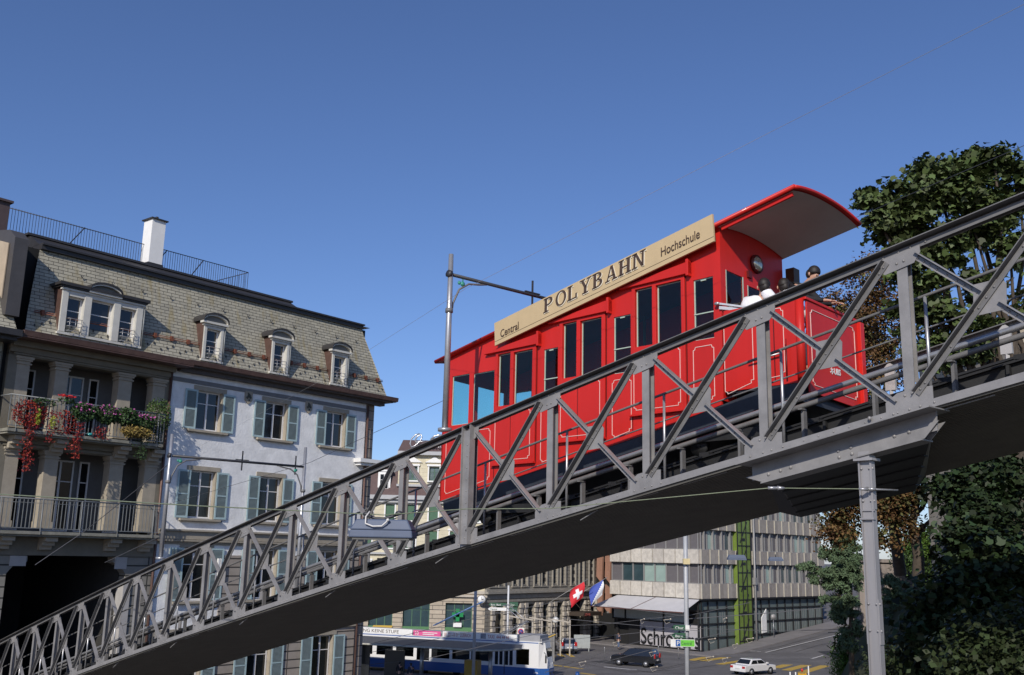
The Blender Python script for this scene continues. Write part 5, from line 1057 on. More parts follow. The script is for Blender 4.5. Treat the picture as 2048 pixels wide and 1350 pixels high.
mb.tube([(-3.9,.2,z+2.3),(-3.9,1.9,z+2.3)],.04,5); mb.tube([(-2.1,.4,z+1.0),(-2.1,1.6,z+1.0)],.04,5); mb.build('pantograph',galv,tr)
mb=MB()
for y in (.8,1.1): mb.tube([(-10.6,y,z+.35),(-6.1,y,z+2.5)],.045,5)
mb.build('trolley_boom',mat('blue_boom',(.12,.22,.45),.4),tr)
mb=MB(); mb.box(.2,.26,.7,.9,.55,.7); mb.box(.2,.26,1.4,1.6,.55,.7); mb.tube([(-.1,.0,2.3),(.15,-.25,2.2),(.15,-.25,1.7)],.03,5); mb.box(.1,.2,-.32,-.2,1.5,2.1); mb.build('mirror_and_lights',black,tr)
text3d('lettering','2096',whitep,tr,(-1.0,-.01,.6),(PI/2,0,0),.2,.003)
for x in (-2.4,-8,-11,-17,-20): mb=MB(); mb.tube([(x,.2,.33),(x,.35,.33)],.33,14); mb.build('wheel',black,tr)
# tram stop shelter
SH=Vector((-.05,79.6,0)); sh=thing('tram_shelter','dark flat-roofed tram stop shelter with a curved pale edge in front of the tram','shelter',SH,math.atan2(-2.2,13.5)+PI if False else TROT)
dsh=mat('shelter_roof_grey',(.085,.085,.09),.6,.1,.15,1); edge=mat('shelter_edge_cream',(.42,.40,.33),.6,0,.35,4)
mb=MB(); mb.prism([(-22,-1.0,2.9),(-1.5,-1.0,2.9),(.0,-.2,2.95),(.9,1.2,3.0),(.2,3.4,3.05),(-22,3.8,3.05)],(0,0,.1)); mb.build('roof',dsh,sh)
mb=MB(); mb.tube([(-22,-1.02,2.93),(-1.5,-1.02,2.93),(.0,-.22,2.98),(.92,1.2,3.03)],.075,6); mb.build('roof_edge',edge,sh)
for x in (-1.6,-7.5,-13.5): mb=MB(); mb.tube([(x,1.2,0),(x,1.2,2.95)],.16,10); mb.build('column',galv,sh)
for a_,b_,h_ in ((-21,-16,2.6),(-14.6,-12.6,2.6),(-11.2,-9.4,2.3)): mb=MB(); mb.box(a_,b_,1.9,2.0,.1,h_); mb.build('screen_panel',mat('dark_screen',(.02,.022,.025),.3),sh)
mb=MB(); mb.box(-3.6,-2.5,.7,1.5,0,2.0); tm=mb.build('ticket_machine',mat('yellow_kiosk_paint',(.36,.22,.02),.5,0,.1)); tag(tm,'yellow ticket machine under the tram shelter beside the column','ticket machine'); tm.location=SH; tm.rotation_euler=(0,0,TROT)

# ================================================================ CARS
def carv(name,label,p,rot,kind,paint):
    t=thing(name,label,'car',p,rot,None)
    L,Wd={'sedan':(4.4,1.7),'suv':(4.45,1.8),'van':(4.0,1.75)}[kind]
    if kind=='sedan': lo=[(-2.2,.32),(2.2,.32),(2.2,.62),(2.1,.78),(1.0,.90),(-1.25,.92),(-2.15,.86),(-2.2,.6)]; gh=[(-1.55,.90),(1.05,.88),(.35,1.36),(-.95,1.38)]
    elif kind=='suv': lo=[(-2.2,.38),(2.2,.38),(2.22,.75),(2.1,.95),(1.1,1.05),(-2.15,1.08),(-2.22,.7)]; gh=[(-2.12,1.05),(1.15,1.03),(.35,1.62),(-1.85,1.66)]
    else: lo=[(-2,.32),(2,.32),(2.0,.7),(1.5,.95),(-1.95,1.0),(-2,.6)]; gh=[(-1.95,.98),(1.6,.92),(.6,1.52),(-1.75,1.60)]
    mb=MB(); h=Wd/2
    n=len(lo); a=[(x,-h,z) for x,z in lo]; b=[(x,h,z) for x,z in lo]
    mb.prism(a,(0,Wd,0)); g=len(gh)
    v=[(x,-h*(.96 if i<2 else .76),z) for i,(x,z) in enumerate(gh)]+[(x,h*(.96 if i<2 else .76),z) for i,(x,z) in enumerate(gh)]
    mb.add(v,[(0,1,2,3)[::-1],(4,5,6,7),(1,5,6,2),(2,6,7,3),(3,7,4,0)]); bo=mb.build('body',paint,t,bevel=.06)
    for y in (-1,1):
        def P(x0,x1,f0,f1):   # side glass between fractions of the greenhouse
            zz0=gh[0][1]+.07; zt_=gh[2][1]-.09; H=gh[2][1]-gh[0][1]
            def X_(x,z): 
                q=(z-gh[0][1])/H; lo_=gh[0][0]+(gh[3][0]-gh[0][0])*q+.09; hi=gh[1][0]+(gh[2][0]-gh[1][0])*q-.09; return lo_+(hi-lo_)*x
            def Y_(z): q=(z-gh[0][1])/H; return y*(h*(.96-.20*q)+.008)
            return [(X_(x0,zz0),Y_(zz0),zz0),(X_(x1,zz0),Y_(zz0),zz0),(X_(x1,zt_),Y_(zt_),zt_),(X_(x0,zt_),Y_(zt_),zt_)]
        for (x0,x1) in ((0.02,.33),(.36,.62),(.65,.98)) if kind!='sedan' else ((.05,.46),(.50,.97)):
            m=MB(); q=P(x0,x1,0,0); m.prism(q,(0,-y*.02,0)); m.build('side_window',winglass,t)
    for (i,j,sx) in ((1,2,1),(0,3,-1)):
        m=MB(); a_=Vector((gh[i][0],0,gh[i][1])); b_=Vector((gh[j][0],0,gh[j][1])); nn=Vector((sx*.012,0,.008)); p0=a_.lerp(b_,.14)+nn; p1=a_.lerp(b_,.86)+nn
        w0=h*.86; w1=h*.70; m.add([(p0.x,-w0,p0.z),(p0.x,w0,p0.z),(p1.x,w1,p1.z),(p1.x,-w1,p1.z)],[(0,1,2,3)]); m.build('windscreen' if sx>0 else 'rear_window',winglass,t)
    for x in (-L*.30,L*.31):
        for y in (-h+.02,h-.02):
            w=MB(); w.tube([(x,y-.09,.32),(x,y+.09,.32)],.32,18); wo_=w.build('wheel',black,t); w=MB(); w.tube([(x,y-.10,.32),(x,y+.10,.32)],.19,12); w.build('rim',galv,wo_)
    for y in (-1,1):
        m=MB(); zz=.95 if kind!='sedan' else .72; m.box(-L/2-.03,-L/2+.06,y*(h-.32),y*(h-.04),zz-.1,zz+(.30 if kind!='sedan' else .08)); m.build('tail_light',mat('tail_lamp',(.42,.02,.02),.3),t)
        m=MB(); m.box(L/2-.08,L/2+.02,y*(h-.38),y*(h-.06),.62,.76); m.build('headlight',mat('headlamp_glass',(.6,.6,.62),.1),t)
        m=MB(); m.box(.75,.95,y*(h+.02),y*(h+.16),.95,1.08); m.build('mirror',paint,t)
    m=MB(); m.box(-L/2-.03,-L/2+.05,-h*.95,h*.95,.34,.55); m.box(L/2-.05,L/2+.03,-h*.95,h*.95,.34,.55); m.build('bumper',paint if kind=='sedan' else black,t)
    m=MB(); m.box(-L/2-.045,-L/2-.02,-.26,.26,.58 if kind=='sedan' else .62,.70 if kind=='sedan' else .74); m.build('number_plate',whitep,t)
    return t
pw=mat('white_car_paint',(.72,.71,.70),.25,0,.03,1,0,30,.5,0,0,.6); pb=mat('black_car_paint',(.012,.013,.016),.2,0,.05,1,0,30,.5,0,0,.8); ps=mat('silver_car_paint',(.42,.42,.43),.3,.5,.03,1,0,30,.5,0,0,.6)
p=Gh(1509,1349); p.y+=.4; carv('parked_car','white saloon car crossing by the yellow zebra stripes',p,R(38),'sedan',pw)
p=Gh(1273,1333); p.y+=.6; carv('parked_car','black off-road car with silver wheels in front of the big letters',p,R(152),'suv',pb)
p=Gh(1133,1307); p.y+=1.0; carv('parked_car','silver minivan seen from behind near the dark entrance canopy',p,R(97),'van',ps)
# ================================================================ STREET FURNITURE
def pole(label,px,ybase,Y,r,ztop,m=galv,name='tram_pole',cat='pole'):
    q=at(px,ybase,Y); mb=MB(); mb.tube([(0,0,0),(0,0,ztop*.5),(0,0,ztop)],[r,r*.95,r*.85],12); mb.tube([(0,0,0),(0,0,.25)],r*1.4,12); t=thing(name,label,cat,(q.x,q.y,0)); mb.build('mast',m,t); return t
pgal=mat('pale_pole_paint',(.40,.41,.43),.5,.1,.08,3)
t=pole('tall pale tram wire mast in front of the concrete building carrying green signs',1374,1300,62,.145,13.2,pgal); 
z=lambda y,Y,x=1374:10-(y-(1112+(x-1033)*.022))/2048*Y
mb=MB(); mb.box(-.2,.2,-.35,-.1,z(1128,62),z(1117,62)); mb.build('control_box',mat('pale_yellow_box',(.60,.50,.28),.6),t)
mb=MB(); mb.box(-.22,.22,-.35,-.1,z(1254,62),z(1215,62)) if False else mb.box(-.12,.12,-.3,-.1,z(1255,62),z(1245,62)); mb.build('box_sign',whitep,t)
sg=mat('green_sign_face',(.03,.10,.055),.5,0,.05)
for i,(yy,tx) in enumerate(((1250,'Chur'),(1265,'Bern'))):
    a=z(yy+5,62); b=z(yy-5,62); mb=MB(); mb.prism([(-.75,-.16,a),(-.95,-.16,(a+b)/2),(-.75,-.16,b),(-.1,-.16,b),(-.1,-.16,a)],(0,.04,0)); o=mb.build('direction_sign',sg,t); text3d('lettering',tx,whitep,o,(-.72,-.17,a+.06),(PI/2,0,0),.24,.003)
a=z(1286,62); b=z(1272,62); mb=MB(); mb.box(-1.0,.45,-.2,-.16,a,b); o=mb.build('parking_sign',whitep,t); mb=MB(); mb.box(-.70,-.42,-.21,-.2,a+.03,b-.03); mb.build('blue_field',tb,o); mb=MB(); mb.box(-.40,.42,-.21,-.2,a+.03,b-.03); mb.build('green_field',mat('bright_green_sign',(.14,.50,.05),.5),o); text3d('lettering','P',whitep,o,(-.65,-.215,a+.08),(PI/2,0,0),.36,.003); text3d('lettering','Central',sg,o,(-.38,-.215,a+.12),(PI/2,0,0),.26,.003,'LEFT',None,.8)
for zz in (2.2,3.1,5.4): m_=MB(); m_.tube([(0,0,zz),(0,0,zz+.06)],.16,12); m_.build('mast_band',iron,t)
pole('grey tram wire mast standing through the shelter roof',948,1300,76,.12,12,pgal)
t=pole('thin white-banded signpost with green and white arrow signs above the tram',1015,1270,100,.10,7.2,mat('white_banded_post',(.62,.62,.62),.5),'signpost','signpost')
zz=lambda y:10-(y-1112)/2048*100
for (y0,y1,x0,x1,m_,tx,s_) in ((1203,1209.5,-1.7,-.15,sg,'Bern  Basel',-1),(1212,1218,-1.75,-.15,whitep,'Central',-1),(1201,1209,.15,.95,sg,'Chur',1),(1211,1219,.15,.9,sg,'Luzern',1)):
    a=zz(y1);b=zz(y0); mb=MB(); 
    mb.prism([(x0,-.1,a),(x0-(.2 if s_<0 else 0),-.1,(a+b)/2),(x0,-.1,b),(x1,-.1,b),(x1,-.1,a)],(0,.05,0)); o=mb.build('direction_sign',m_,t); text3d('lettering',tx,sg if m_ is whitep else whitep,o,(x0+.03,-.12,a+.06),(PI/2,0,0),.24,.003,'LEFT',None,.9)
def signpost(label,px,py,h,kind,name='road_sign'):
    p=Gh(px,py); p.z=hz(p.x,p.y); t=thing(name,label,'sign',p); mb=MB(); mb.tube([(0,0,0),(0,0,h)],.035,6); mb.build('post',galv,t)
    mb=MB()
    if kind=='disc': mb.tube([(0,-.06,h+.25),(0,-.03,h+.25)],.32,20); mb.build('sign_back',alu,t)
    if kind=='nostop':
        mb.box(-.33,.33,-.06,-.03,h-.55,h+.75); o=mb.build('sign_plate',whitep,t); m_=MB(); m_.tube([(0,-.08,h+.38),(0,-.065,h+.38)],.28,18); o2=m_.build('red_ring',mat('sign_red',(.55,.04,.05),.5),o); m_=MB(); m_.tube([(0,-.09,h+.38),(0,-.081,h+.38)],.2,18); m_.build('blue_disc',tb,o); m_=MB(); m_.bar((-.18,-.095,h+.56),(.18,-.095,h+.2),.02,.05); m_.build('red_bar',mat('sign_red',(.55,.04,.05),.5),o)
    return t
signpost('grey-backed round road sign on the sloping pavement beside the walking couple',1548,1278,2.3,'disc')
t=signpost('white plate with a round red and blue no-stopping sign above the tram roof',1044,1290,2.4,'nostop'); t.location=(1.5,102,0); 
def bollard(label,px,py,col,h=.95,r=.09,grp='small bollards on the square'):
    p=Gh(px,py); p.z=hz(p.x,p.y); t=thing('bollard',label,'bollard',p,0,grp); mb=MB(); mb.tube([(0,0,0),(0,0,h*.9),(0,0,h)],[r,r,r*.5],10); mb.build('post',col,t); return t
p_=at(1155,1350,70); t=thing('bollard','white bollard with a blue top at the bottom edge, right of the tram','bollard',(p_.x,p_.y,0)); m_=MB(); m_.tube([(0,0,0),(0,0,2.2)],.16,12); m_.build('post',whitep,t); m_=MB(); m_.tube([(0,0,2.2),(0,0,2.55)],[.18,.12],12); m_.build('cap',tb,t)
for i,(x,y,lab) in enumerate(((1209,1316,'slim grey post left of the black car'),(1317,1313,'slim grey post right of the black car'),(1357,1318,'slim grey post under the green parking sign'))): bollard(lab,x,y,galv,1.1,.04)
for i,(x,lab) in enumerate(((1580,'white barrier post left of the small yellow site barrier'),(1591,'white barrier post touching the small yellow site barrier'),(1617,'taller white post right of the small yellow site barrier'))):
    q=at(x,1340,84); t=thing('post',lab,'post',(q.x,q.y,0)); m_=MB(); m_.tube([(0,0,0),(0,0,1.4 if i<2 else 1.9)],.05,6); m_.build('rod',whitep,t)
q=at(1604,1338,85); t=thing('site_barrier','small yellow and red site barrier with a lamp on the traffic island','barrier',(q.x,q.y,0)); m_=MB(); m_.box(-.35,.35,-.05,.05,.55,.8); m_.box(-.35,.35,-.05,.05,.95,1.2); m_.box(-.3,-.24,-.04,.04,0,1.25); m_.box(.24,.3,-.04,.04,0,1.25); m_.build('boards',mat('yellow_barrier',(.62,.36,.03),.5,0,.3,8),t); m_=MB(); m_.ell((0,0,1.45),(.1,.1,.14)); m_.build('warning_lamp',mat('red_lever',(.6,.03,.02),.4),t)
# kiosk with slatted grey roof, pergola, planters, globe lamps
q=at(1090,1275,103); t=thing('kiosk','low kiosk with a steep grey striped roof right of the tram cab','kiosk',(q.x,q.y,0)); m_=MB(); m_.hexa([(-.95,-.5,0),(.95,-.5,0),(.95,1.2,0),(-.95,1.2,0),(-.95,-.5,1.7),(.95,-.5,2.5),(.95,1.2,2.6),(-.95,1.2,1.8)]); m_.build('wall',brickmat('grey_striped_roofing',(.17,.165,.16),(.13,.13,.125),(.3,.29,.27),.28,30,.02,.6,0,.2),t)
m_=MB(); m_.bar((-1.0,-.55,1.72),(1.0,-.55,2.56),.08,.09); m_.build('roof_edge',mat('mustard_awning',(.52,.34,.06),.8),t)
q=at(1075,1262,108); t=thing('pergola','beige timber pergola frames in front of the dark stone building','pergola',(q.x,q.y,0),R(10))
m_=MB()
for i in range(3): 
    x=-1.6+i*2.0; m_.box(x,x+.12,0,.12,0,3.5-.25*i+.5); m_.bar((x-1.3,0,3.9-.1*i),(x+1.1,0,3.55-.1*i),.12,.14); m_.box(x+1.0,x+1.12,0,.12,0,3.6)
m_.build('frame',gsl,t)
for (x,y,lab) in ((1111,1240,'white globe lamp left of the dark entrance canopy'),):
    q=at(x,y,110); t=thing('globe_lamp',lab,'lamp',(q.x,q.y,0)); m_=MB(); m_.tube([(0,0,0),(0,0,q.z-.3)],.05,6); m_.build('stand',iron,t); m_=MB(); m_.ell((0,0,q.z),.34,14,9); m_.build('globe',whitep,t)
for (x,y,r_,lab) in ((1149,1278,.5,'white tub planter at the foot of the dark entrance'),(1199,1268,.35,'small white pedestal bowl beside the fin-clad building')):
    p=Gh(x,y); t=thing('planter',lab,'planter',(p.x,p.y,.12)); m_=MB(); m_.tube([(0,0,0),(0,0,.6),(0,0,.75)],[r_*.8,r_,r_*1.05],14); m_.build('tub',whitep,t)
p=Gh(1196,1262); t=thing('potted_shrub','slim dark conical shrub beside the right stone pier','shrub',(p.x,p.y,.1)); m_=MB(); m_.tube([(0,0,0),(0,0,.6)],.3,10); m_.build('pot',iron,t)
P=rng.normal(0,1,(500,3))*np.array([.28,.28,.75])+np.array([0,0,1.7]); leaves('foliage',leafg,P,np.tile([0,-.5,.5],(500,1)),.14,t)
p=Gh(1164,1303); t=thing('board','pale grey standing board beside the silver minivan','board',(p.x,p.y,0),R(10)); m_=MB(); m_.box(-.9,.9,0,.08,.35,1.75); m_.box(-.8,-.72,0,.08,0,.35); m_.box(.72,.8,0,.08,0,.35); m_.build('panel',mat('pale_grey_panel',(.38,.40,.38),.6),t)
# tram wires over the square
WL=["slack tram wire leaving the tall pale mast at awning height towards the cross window","tram wire rising from the globe lamp towards the tall pale mast","thick light cable crossing the lowest concrete band of the office building","long tram wire running past the arrow signs to the retaining wall","steep tram wire climbing from the tram cab to the arrow signs","tram wire climbing from the tram roof boards to the globe lamp","tram wire rising from the bottom edge past the black car","short tram wire beside the raised pale awning edge","tram wire rising from the tram roof to the red flag","lowest tram wire crossing the shaded tram windows"]
for i,(P,r) in enumerate((([(740,1215),(960,1222),(1180,1242),(1400,1262)],.018),([(980,1256),(1200,1249),(1372,1229)],.018),([(1372,1238),(1550,1225),(1700,1210)],.03),([(1100,1283),(1372,1256),(1560,1262),(1712,1258)],.018),([(1090,1345),(1250,1290),(1372,1262)],.025),([(740,1305),(950,1262),(1110,1236)],.02),([(1110,1350),(1300,1300),(1480,1258)],.02),([(1215,1212),(1372,1232),(1500,1205)],.02),([(740,1288),(940,1238),(1130,1200)],.018),([(730,1330),(850,1318),(1100,1262)],.02))):
    Ys=[66,64,62,61][:len(P)]; wire(WL[i],[at(x,y,Y) for (x,y),Y in zip(P,Ys)],r,wirem,0,6,'overhead_wire','tram wires above the square')
CL=["left of the black car's bonnet","over the roof of the black car","at the rear wheel of the black car","just right of the green parking sign","between parking sign and green tower, low over the road","on the pavement line before the green tower","beside the walking couple","over the letter panel, left one","over the letter panel, right one","before the grille windows right of the pale mast","at the corner behind the parking sign","over the road right of the blue-capped bollard"]
for i,(x,y) in enumerate(((1232,1285),(1305,1305),(1308,1335),(1420,1315),(1450,1318),(1470,1290),(1500,1278),(1285,1240),(1335,1240),(1450,1238),(1424,1279),(1165,1325))):
    q=at(x,y,61); t=thing('wire_insulator','pale wire clamp hanging '+CL[i],'insulator',q,rng.uniform(0,1),'clamps on the tram wires'); m_=MB(); m_.tube([(-.25,0,0),(.25,0,.05)],.02,5); m_.ell((.2,0,.05),(.06,.06,.05),7,4); m_.tube([(-.25,0,0),(-.1,0,-.22),(.15,0,-.12)],.012,4); m_.build('clamp',gsl,t)
# ================================================================ HILLSIDE, WALL, TREES
grassm=mat('shaded_undergrowth_soil',(.05,.055,.025),.95,0,.4,1.5,.6,8)
def hill(x,y):                     # terrace behind the retaining wall and the bank beside the line
    e=min(1,max(0,(x-(14.5+.02*y))/7)); return 8.6*e*e*(3-2*e)
mb=MB(); xs=[13+ i*1.5 for i in range(24)]+[60,90,160]; ys=[2+i*3 for i in range(20)]
vs=[(x,y,hill(x,y)-.05) for y in ys for x in xs]; k=len(xs); mb.add(vs,[(j*k+i,j*k+i+1,(j+1)*k+i+1,(j+1)*k+i) for j in range(len(ys)-1) for i in range(k-1)]); structure(mb.build('hillside',grassm,fixn=False))
mb=MB(); mb.add([(21.4,62.3,10.0),(200,62.3,10),(200,200,24),(75,170,14),(31.2,91,6.6)],[(0,1,2,3,4)]); mb.add([(21.5,62.3,6.5),(31.2,91,6.6),(31.2,91,0),(21.5,62.3,0)],[(0,1,2,3)]); structure(mb.build('terrace_ground',grassm,fixn=False))
rw=MB(); rw.box(0,60,0,.5,0,10.1); rw.box(-.15,60,-.15,.6,10.1,10.3); o=rw.build('retaining_wall',mat('weathered_retaining_wall',(.27,.23,.20),.9,0,.3,.6,.6,6,.5,0,1)); o.location=(21.2,61.8,0); o.rotation_euler=(0,0,R(-3)); tag(o,'tall weathered retaining wall under the trimmed hedge, right of the steel column','wall')
rw=MB(); rw.box(0,30,0,.35,0,6.5); o=rw.build('side_wall',mat('weathered_retaining_wall',(.27,.23,.20),.9)); o.location=(21.22,62.2,0); o.rotation_euler=(0,0,R(71.4)); tag(o,'pale side wall running back along the street left of the steel column foot','wall')
def W_(px,py,Y): return at(px,py,Y)
bark=mat('tree_bark',(.075,.058,.042),.9,0,.3,6,.6,20)
maple=mat('maple_leaf',(.068,.092,.028),.55,0,0,3,0,30,.35,.55); chest=mat('russet_chestnut_leaf',(.13,.072,.03),.7,0,0,3,0,30,.2,.5); chestg=mat('olive_chestnut_leaf',(.085,.08,.028),.7,0,0,3,0,30,.2,.5)
pinem=mat('blue_green_pine_needle',(.085,.125,.065),.7,0,0,3,0,30,.2,.45); hedgem=mat('hedge_leaf',(.085,.15,.022),.6,0,0,3,0,30,.3,.45); shadeleaf=mat('shade_darkened_leaf',(.022,.037,.012),.6,0,0,3,0,30,.3,.6); yelleaf=mat('yellow_green_leaf',(.20,.26,.03),.6,0,0,3,0,30,.3,.4)  # the darkest leaf tone has the lower right corner's shade put into it
def limb(mb,a,b,r0,r1,depth,spread=.5,wob=.12,cap=9):
    a=Vector(a); b=Vector(b); pts=[]; n=6
    for i in range(n+1):
        p=a.lerp(b,i/n); L=(b-a).length; p+=Vector(rng.normal(0,wob*L*.12,3))*(1 if 0<i<n else 0); pts.append(p)
    mb.tube(pts,[r0+(r1-r0)*i/n for i in range(n+1)],7,False)
    if depth>0:
        for i in range(3+int(rng.integers(0,2))):
            t=rng.uniform(.35,.98); p=a.lerp(b,t); d=(b-a).normalized(); v=Vector(rng.normal(0,1,3)); v=(v-d*v.dot(d)).normalized()
            L=min((b-a).length*rng.uniform(.35,.6),cap); limb(mb,p,p+(d*(1-spread)+v*spread).normalized()*L,(r0+(r1-r0)*t)*.6,r1*.4,depth-1,spread,wob,cap*.7)
def tree(label,base,top,r,blobs,sets,group=None,name='tree',limbs=True,cat='tree'):
    base=Vector(base); t=thing(name,label,cat,base,0,group)
    bl=[((Vector(c)-base),rr) for c,rr in blobs]
    mb=MB(); tp=Vector(top)-base; limb(mb,(0,0,0),tp,r,r*.4,0,.5,.15)
    for c,rr in bl:
        s=tp*rng.uniform(.35,.8); limb(mb,s,c,r*.42,r*.08,2 if limbs else 0,.65,.12,min(rr)*.9)
    mb.build('trunk',bark,t)
    for (nm,m,ncl,per,spr,size,shp_,sel) in sets:
        bb=[bl[i] for i in sel] if sel is not None else bl
        P,Nn=crownpts(bb,ncl,per,spr); leaves(nm,m,P,Nn,size,t,shp_,.55)
    return t
def B_(px,py,Y,rx,rz,ry=None): c=at(px,py,Y); k=Y/2048; return (tuple(c),(rx*k,(ry if ry else min(rx,rz))*k,rz*k))
# big maple behind the upper end of the bridge
mbl=[B_(x,y,24+((x*7+y*3)%5)*.6,rx,rz) for x,y,rx,rz in [(1740, 400, 38, 30), (1795, 395, 48, 36), (1765, 440, 45, 36), (1868, 345, 40, 34), (1850, 395, 50, 40), (1945, 332, 50, 36), (1988, 318, 30, 20), (1925, 385, 60, 45), (2038, 375, 36, 60), (1985, 425, 50, 40), (1835, 455, 55, 38), (1785, 480, 36, 36), (1815, 530, 45, 34), (1880, 495, 58, 40), (1950, 465, 46, 38), (1855, 580, 44, 38), (1825, 640, 42, 38), (1895, 640, 48, 38), (1962, 600, 26, 16), (1870, 705, 52, 36), (1930, 700, 44, 30), (1990, 655, 46, 22), (2020, 490, 26, 52), (1950, 560, 40, 22), (2060, 600, 20, 50)]]
b=at(2075,1000,24.5); tree('big dark green maple towering behind the upper right end of the bridge',(b.x,b.y,6),(b.x-.4,b.y,14.5),.32,mbl,[('crown',maple,330,60,.155,.155,'maple',None)])
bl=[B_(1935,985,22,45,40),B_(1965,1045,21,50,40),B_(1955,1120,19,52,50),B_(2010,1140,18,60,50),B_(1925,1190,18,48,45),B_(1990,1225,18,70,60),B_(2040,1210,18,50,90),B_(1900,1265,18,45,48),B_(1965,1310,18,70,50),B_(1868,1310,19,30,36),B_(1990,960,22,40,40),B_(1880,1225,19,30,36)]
b=at(1980,1340,18); tree('low dense dark tree filling the lower right corner in the bridge shade',(b.x,b.y,6.5),(b.x,b.y,10),.18,bl,[('crown',shadeleaf,420,75,.24,.13,'maple',None),('lit_leaves',maple,55,26,.16,.12,'maple',None)])  # shade sits in the dark crown's colour; brighter clusters stand for sunlit patches
# chestnuts turning brown
bl=[B_(1735,560,50,45,45),B_(1700,640,50,55,60),B_(1760,650,50,60,70),B_(1740,740,50,80,60),B_(1670,610,51,28,30),B_(1760,520,50,22,22)]
b=at(1800,1130,50); tree('tall sparse chestnut with russet leaves seen between the car and the maple',(b.x,b.y,9.5),(b.x-1,b.y,19),.3,bl,[('crown',chest,250,52,.32,.16,'leaf',None),('olive_leaves',chestg,50,45,.3,.16,'leaf',None)])
bl=[B_(1690,1000,46,45,45),B_(1760,990,46,70,50),B_(1830,960,46,80,50),B_(1900,920,47,80,45),B_(1680,1060,46,35,40),B_(1780,1060,46,50,40),B_(1950,960,47,40,50),B_(1830,900,47,70,40)]
b=at(1835,1130,46); tree('brown-leaved chestnut under the bridge, right of the steel column',(b.x,b.y,9.5),(b.x,b.y,14),.28,bl,[('crown',chest,360,60,.34,.15,'leaf',None),('olive_leaves',chestg,200,55,.34,.15,'leaf',None)])
# pines in front of the wall
def pine(label,px,py0,Y,tiers):
    b=at(px,1400,Y); t=thing('pine_tree',label,'pine tree',(b.x,b.y,0)); top=at(px,py0,Y)-Vector((b.x,b.y,0)); mb=MB(); mb.tube([(0,0,0),(top.x*.5,0,top.z*.5),(top.x,0,top.z-.2)],[.22,.14,.04],8)
    P=[];N_=[]
    for (x,y,rx,rz) in tiers:
        c=at(x,y,Y)-Vector((b.x,b.y,0)); k=Y/2048
        mb.tube([(0,0,c.z-.6),(c.x*.5,0,c.z-.15),(c.x,0,c.z)],[.07,.05,.02],5)
        n=int(rx*rz*.034)+7
        for i in range(n):
            q=c+Vector((rng.uniform(-1,1)*rx*k,rng.normal(0,.5)*rx*k*.8,rng.uniform(-1,1)*rz*k)); m=85
            d=rng.normal(0,1,(m,3)); d/=np.linalg.norm(d,axis=1)[:,None]; P.append(np.array(q)+d*.30*rng.uniform(.2,1,(m,1))*np.array([1,1,.6])); N_.append(d+np.array([0,-.3,.5]))
    mb.build('trunk',bark,t); leaves('crown',pinem,np.concatenate(P),np.concatenate(N_),.27,t,'needle',.5); return t
pine('blue-green pine left of the steel column in front of the concrete building',1700,1058,56,[(1672,1062,9,8),(1682,1085,16,10),(1700,1075,12,14),(1665,1105,22,12),(1700,1110,25,18),(1690,1135,32,16),(1650,1150,34,14),(1612,1134,12,6),(1700,1160,30,20),(1668,1185,24,18),(1690,1215,22,22),(1700,1250,16,24),(1676,1228,12,16),(1698,1285,10,14)])
pine('broad blue-green pine right of the steel column in front of the retaining wall',1800,1150,57,[(1780,1160,14,8),(1800,1180,28,14),(1822,1195,30,18),(1790,1215,30,20),(1840,1230,34,20),(1800,1250,34,20),(1850,1265,26,16),(1786,1285,20,20),(1822,1290,30,18),(1800,1315,22,12),(1860,1210,14,14)])
def hedge(label,bl,sz=.12,m=hedgem,n=160,per=110,name='hedge',cat='hedge',shp_='quad',spr=.3):
    c0=Vector(bl[0][0]); t=thing(name,label,cat,(c0.x,c0.y,c0.z-bl[0][1][2])); bb=[(Vector(c)-t.location,r) for c,r in bl]
    mb=MB()
    for c,r in bb: mb.tube([(c.x*.3,c.y*.3,-.2),c],[.05,.015],5,False)
    mb.build('stem',bark,t); P,N_=crownpts(bb,n,per,spr,.8); leaves('foliage',m,P,N_,sz,t,shp_,.6); return t
hedge('trimmed bright green hedge on top of the retaining wall',[B_(1860,1078,60,45,20,40),B_(1890,1070,60,28,16,30),B_(1835,1095,60,30,26,30),B_(1880,1100,60,40,24,40)],.13,hedgem,190,90)
hedge('ivy-like shrub hanging over the retaining wall below the hedge',[B_(1830,1120,59.5,40,22,14),B_(1870,1128,59.5,40,24,14),B_(1900,1110,59.5,30,30,14),B_(1900,1160,59,35,30,14)],.13,mat('ivy_leaf',(.05,.085,.022),.6,0,0,3,0,30,.3,.5),150,80,'shrub','shrub')
hedge('bright yellow-green tree crown by the iron fence at the right edge',[B_(2030,1000,42,30,26),B_(2040,1035,42,28,20),B_(2000,1050,42,22,10)],.16,yelleaf,60,70,'shrub','shrub')
hedge('round clipped shrub at the bottom edge left of the steel column',[B_(1692,1330,66,22,32),B_(1700,1345,66,26,26)],.10,hedgem,80,110,'shrub','shrub')
hedge('spiky palm-like shrub above the clipped shrub',[B_(1700,1285,66,20,22),B_(1704,1300,66,16,18)],.5,mat('palm_leaf',(.05,.09,.025),.6,0,0,3,0,30,.3,.4),40,26,'shrub','shrub','needle',.4)
hedge('shade-dulled green shrub at the foot of the lower right slope',[B_(1830,1345,24,80,28),B_(1990,1345,15,60,50),B_(2030,1320,15,50,60)],.11,mat('shade_dulled_leaf',(.028,.04,.014),.6,0,0,3,0,30,.3,.5),110,90,'shrub','shrub')  # leaf tone lowered to carry the shade on the slope
ff=at(1960,1075,50); t=thing('iron_fence','dark iron picket fence on the terrace at the right edge','fence',(ff.x,ff.y,10.2),R(5)); m_=MB()
for i in range(40): m_.box(i*.22,i*.22+.04,0,.04,0,1.25)
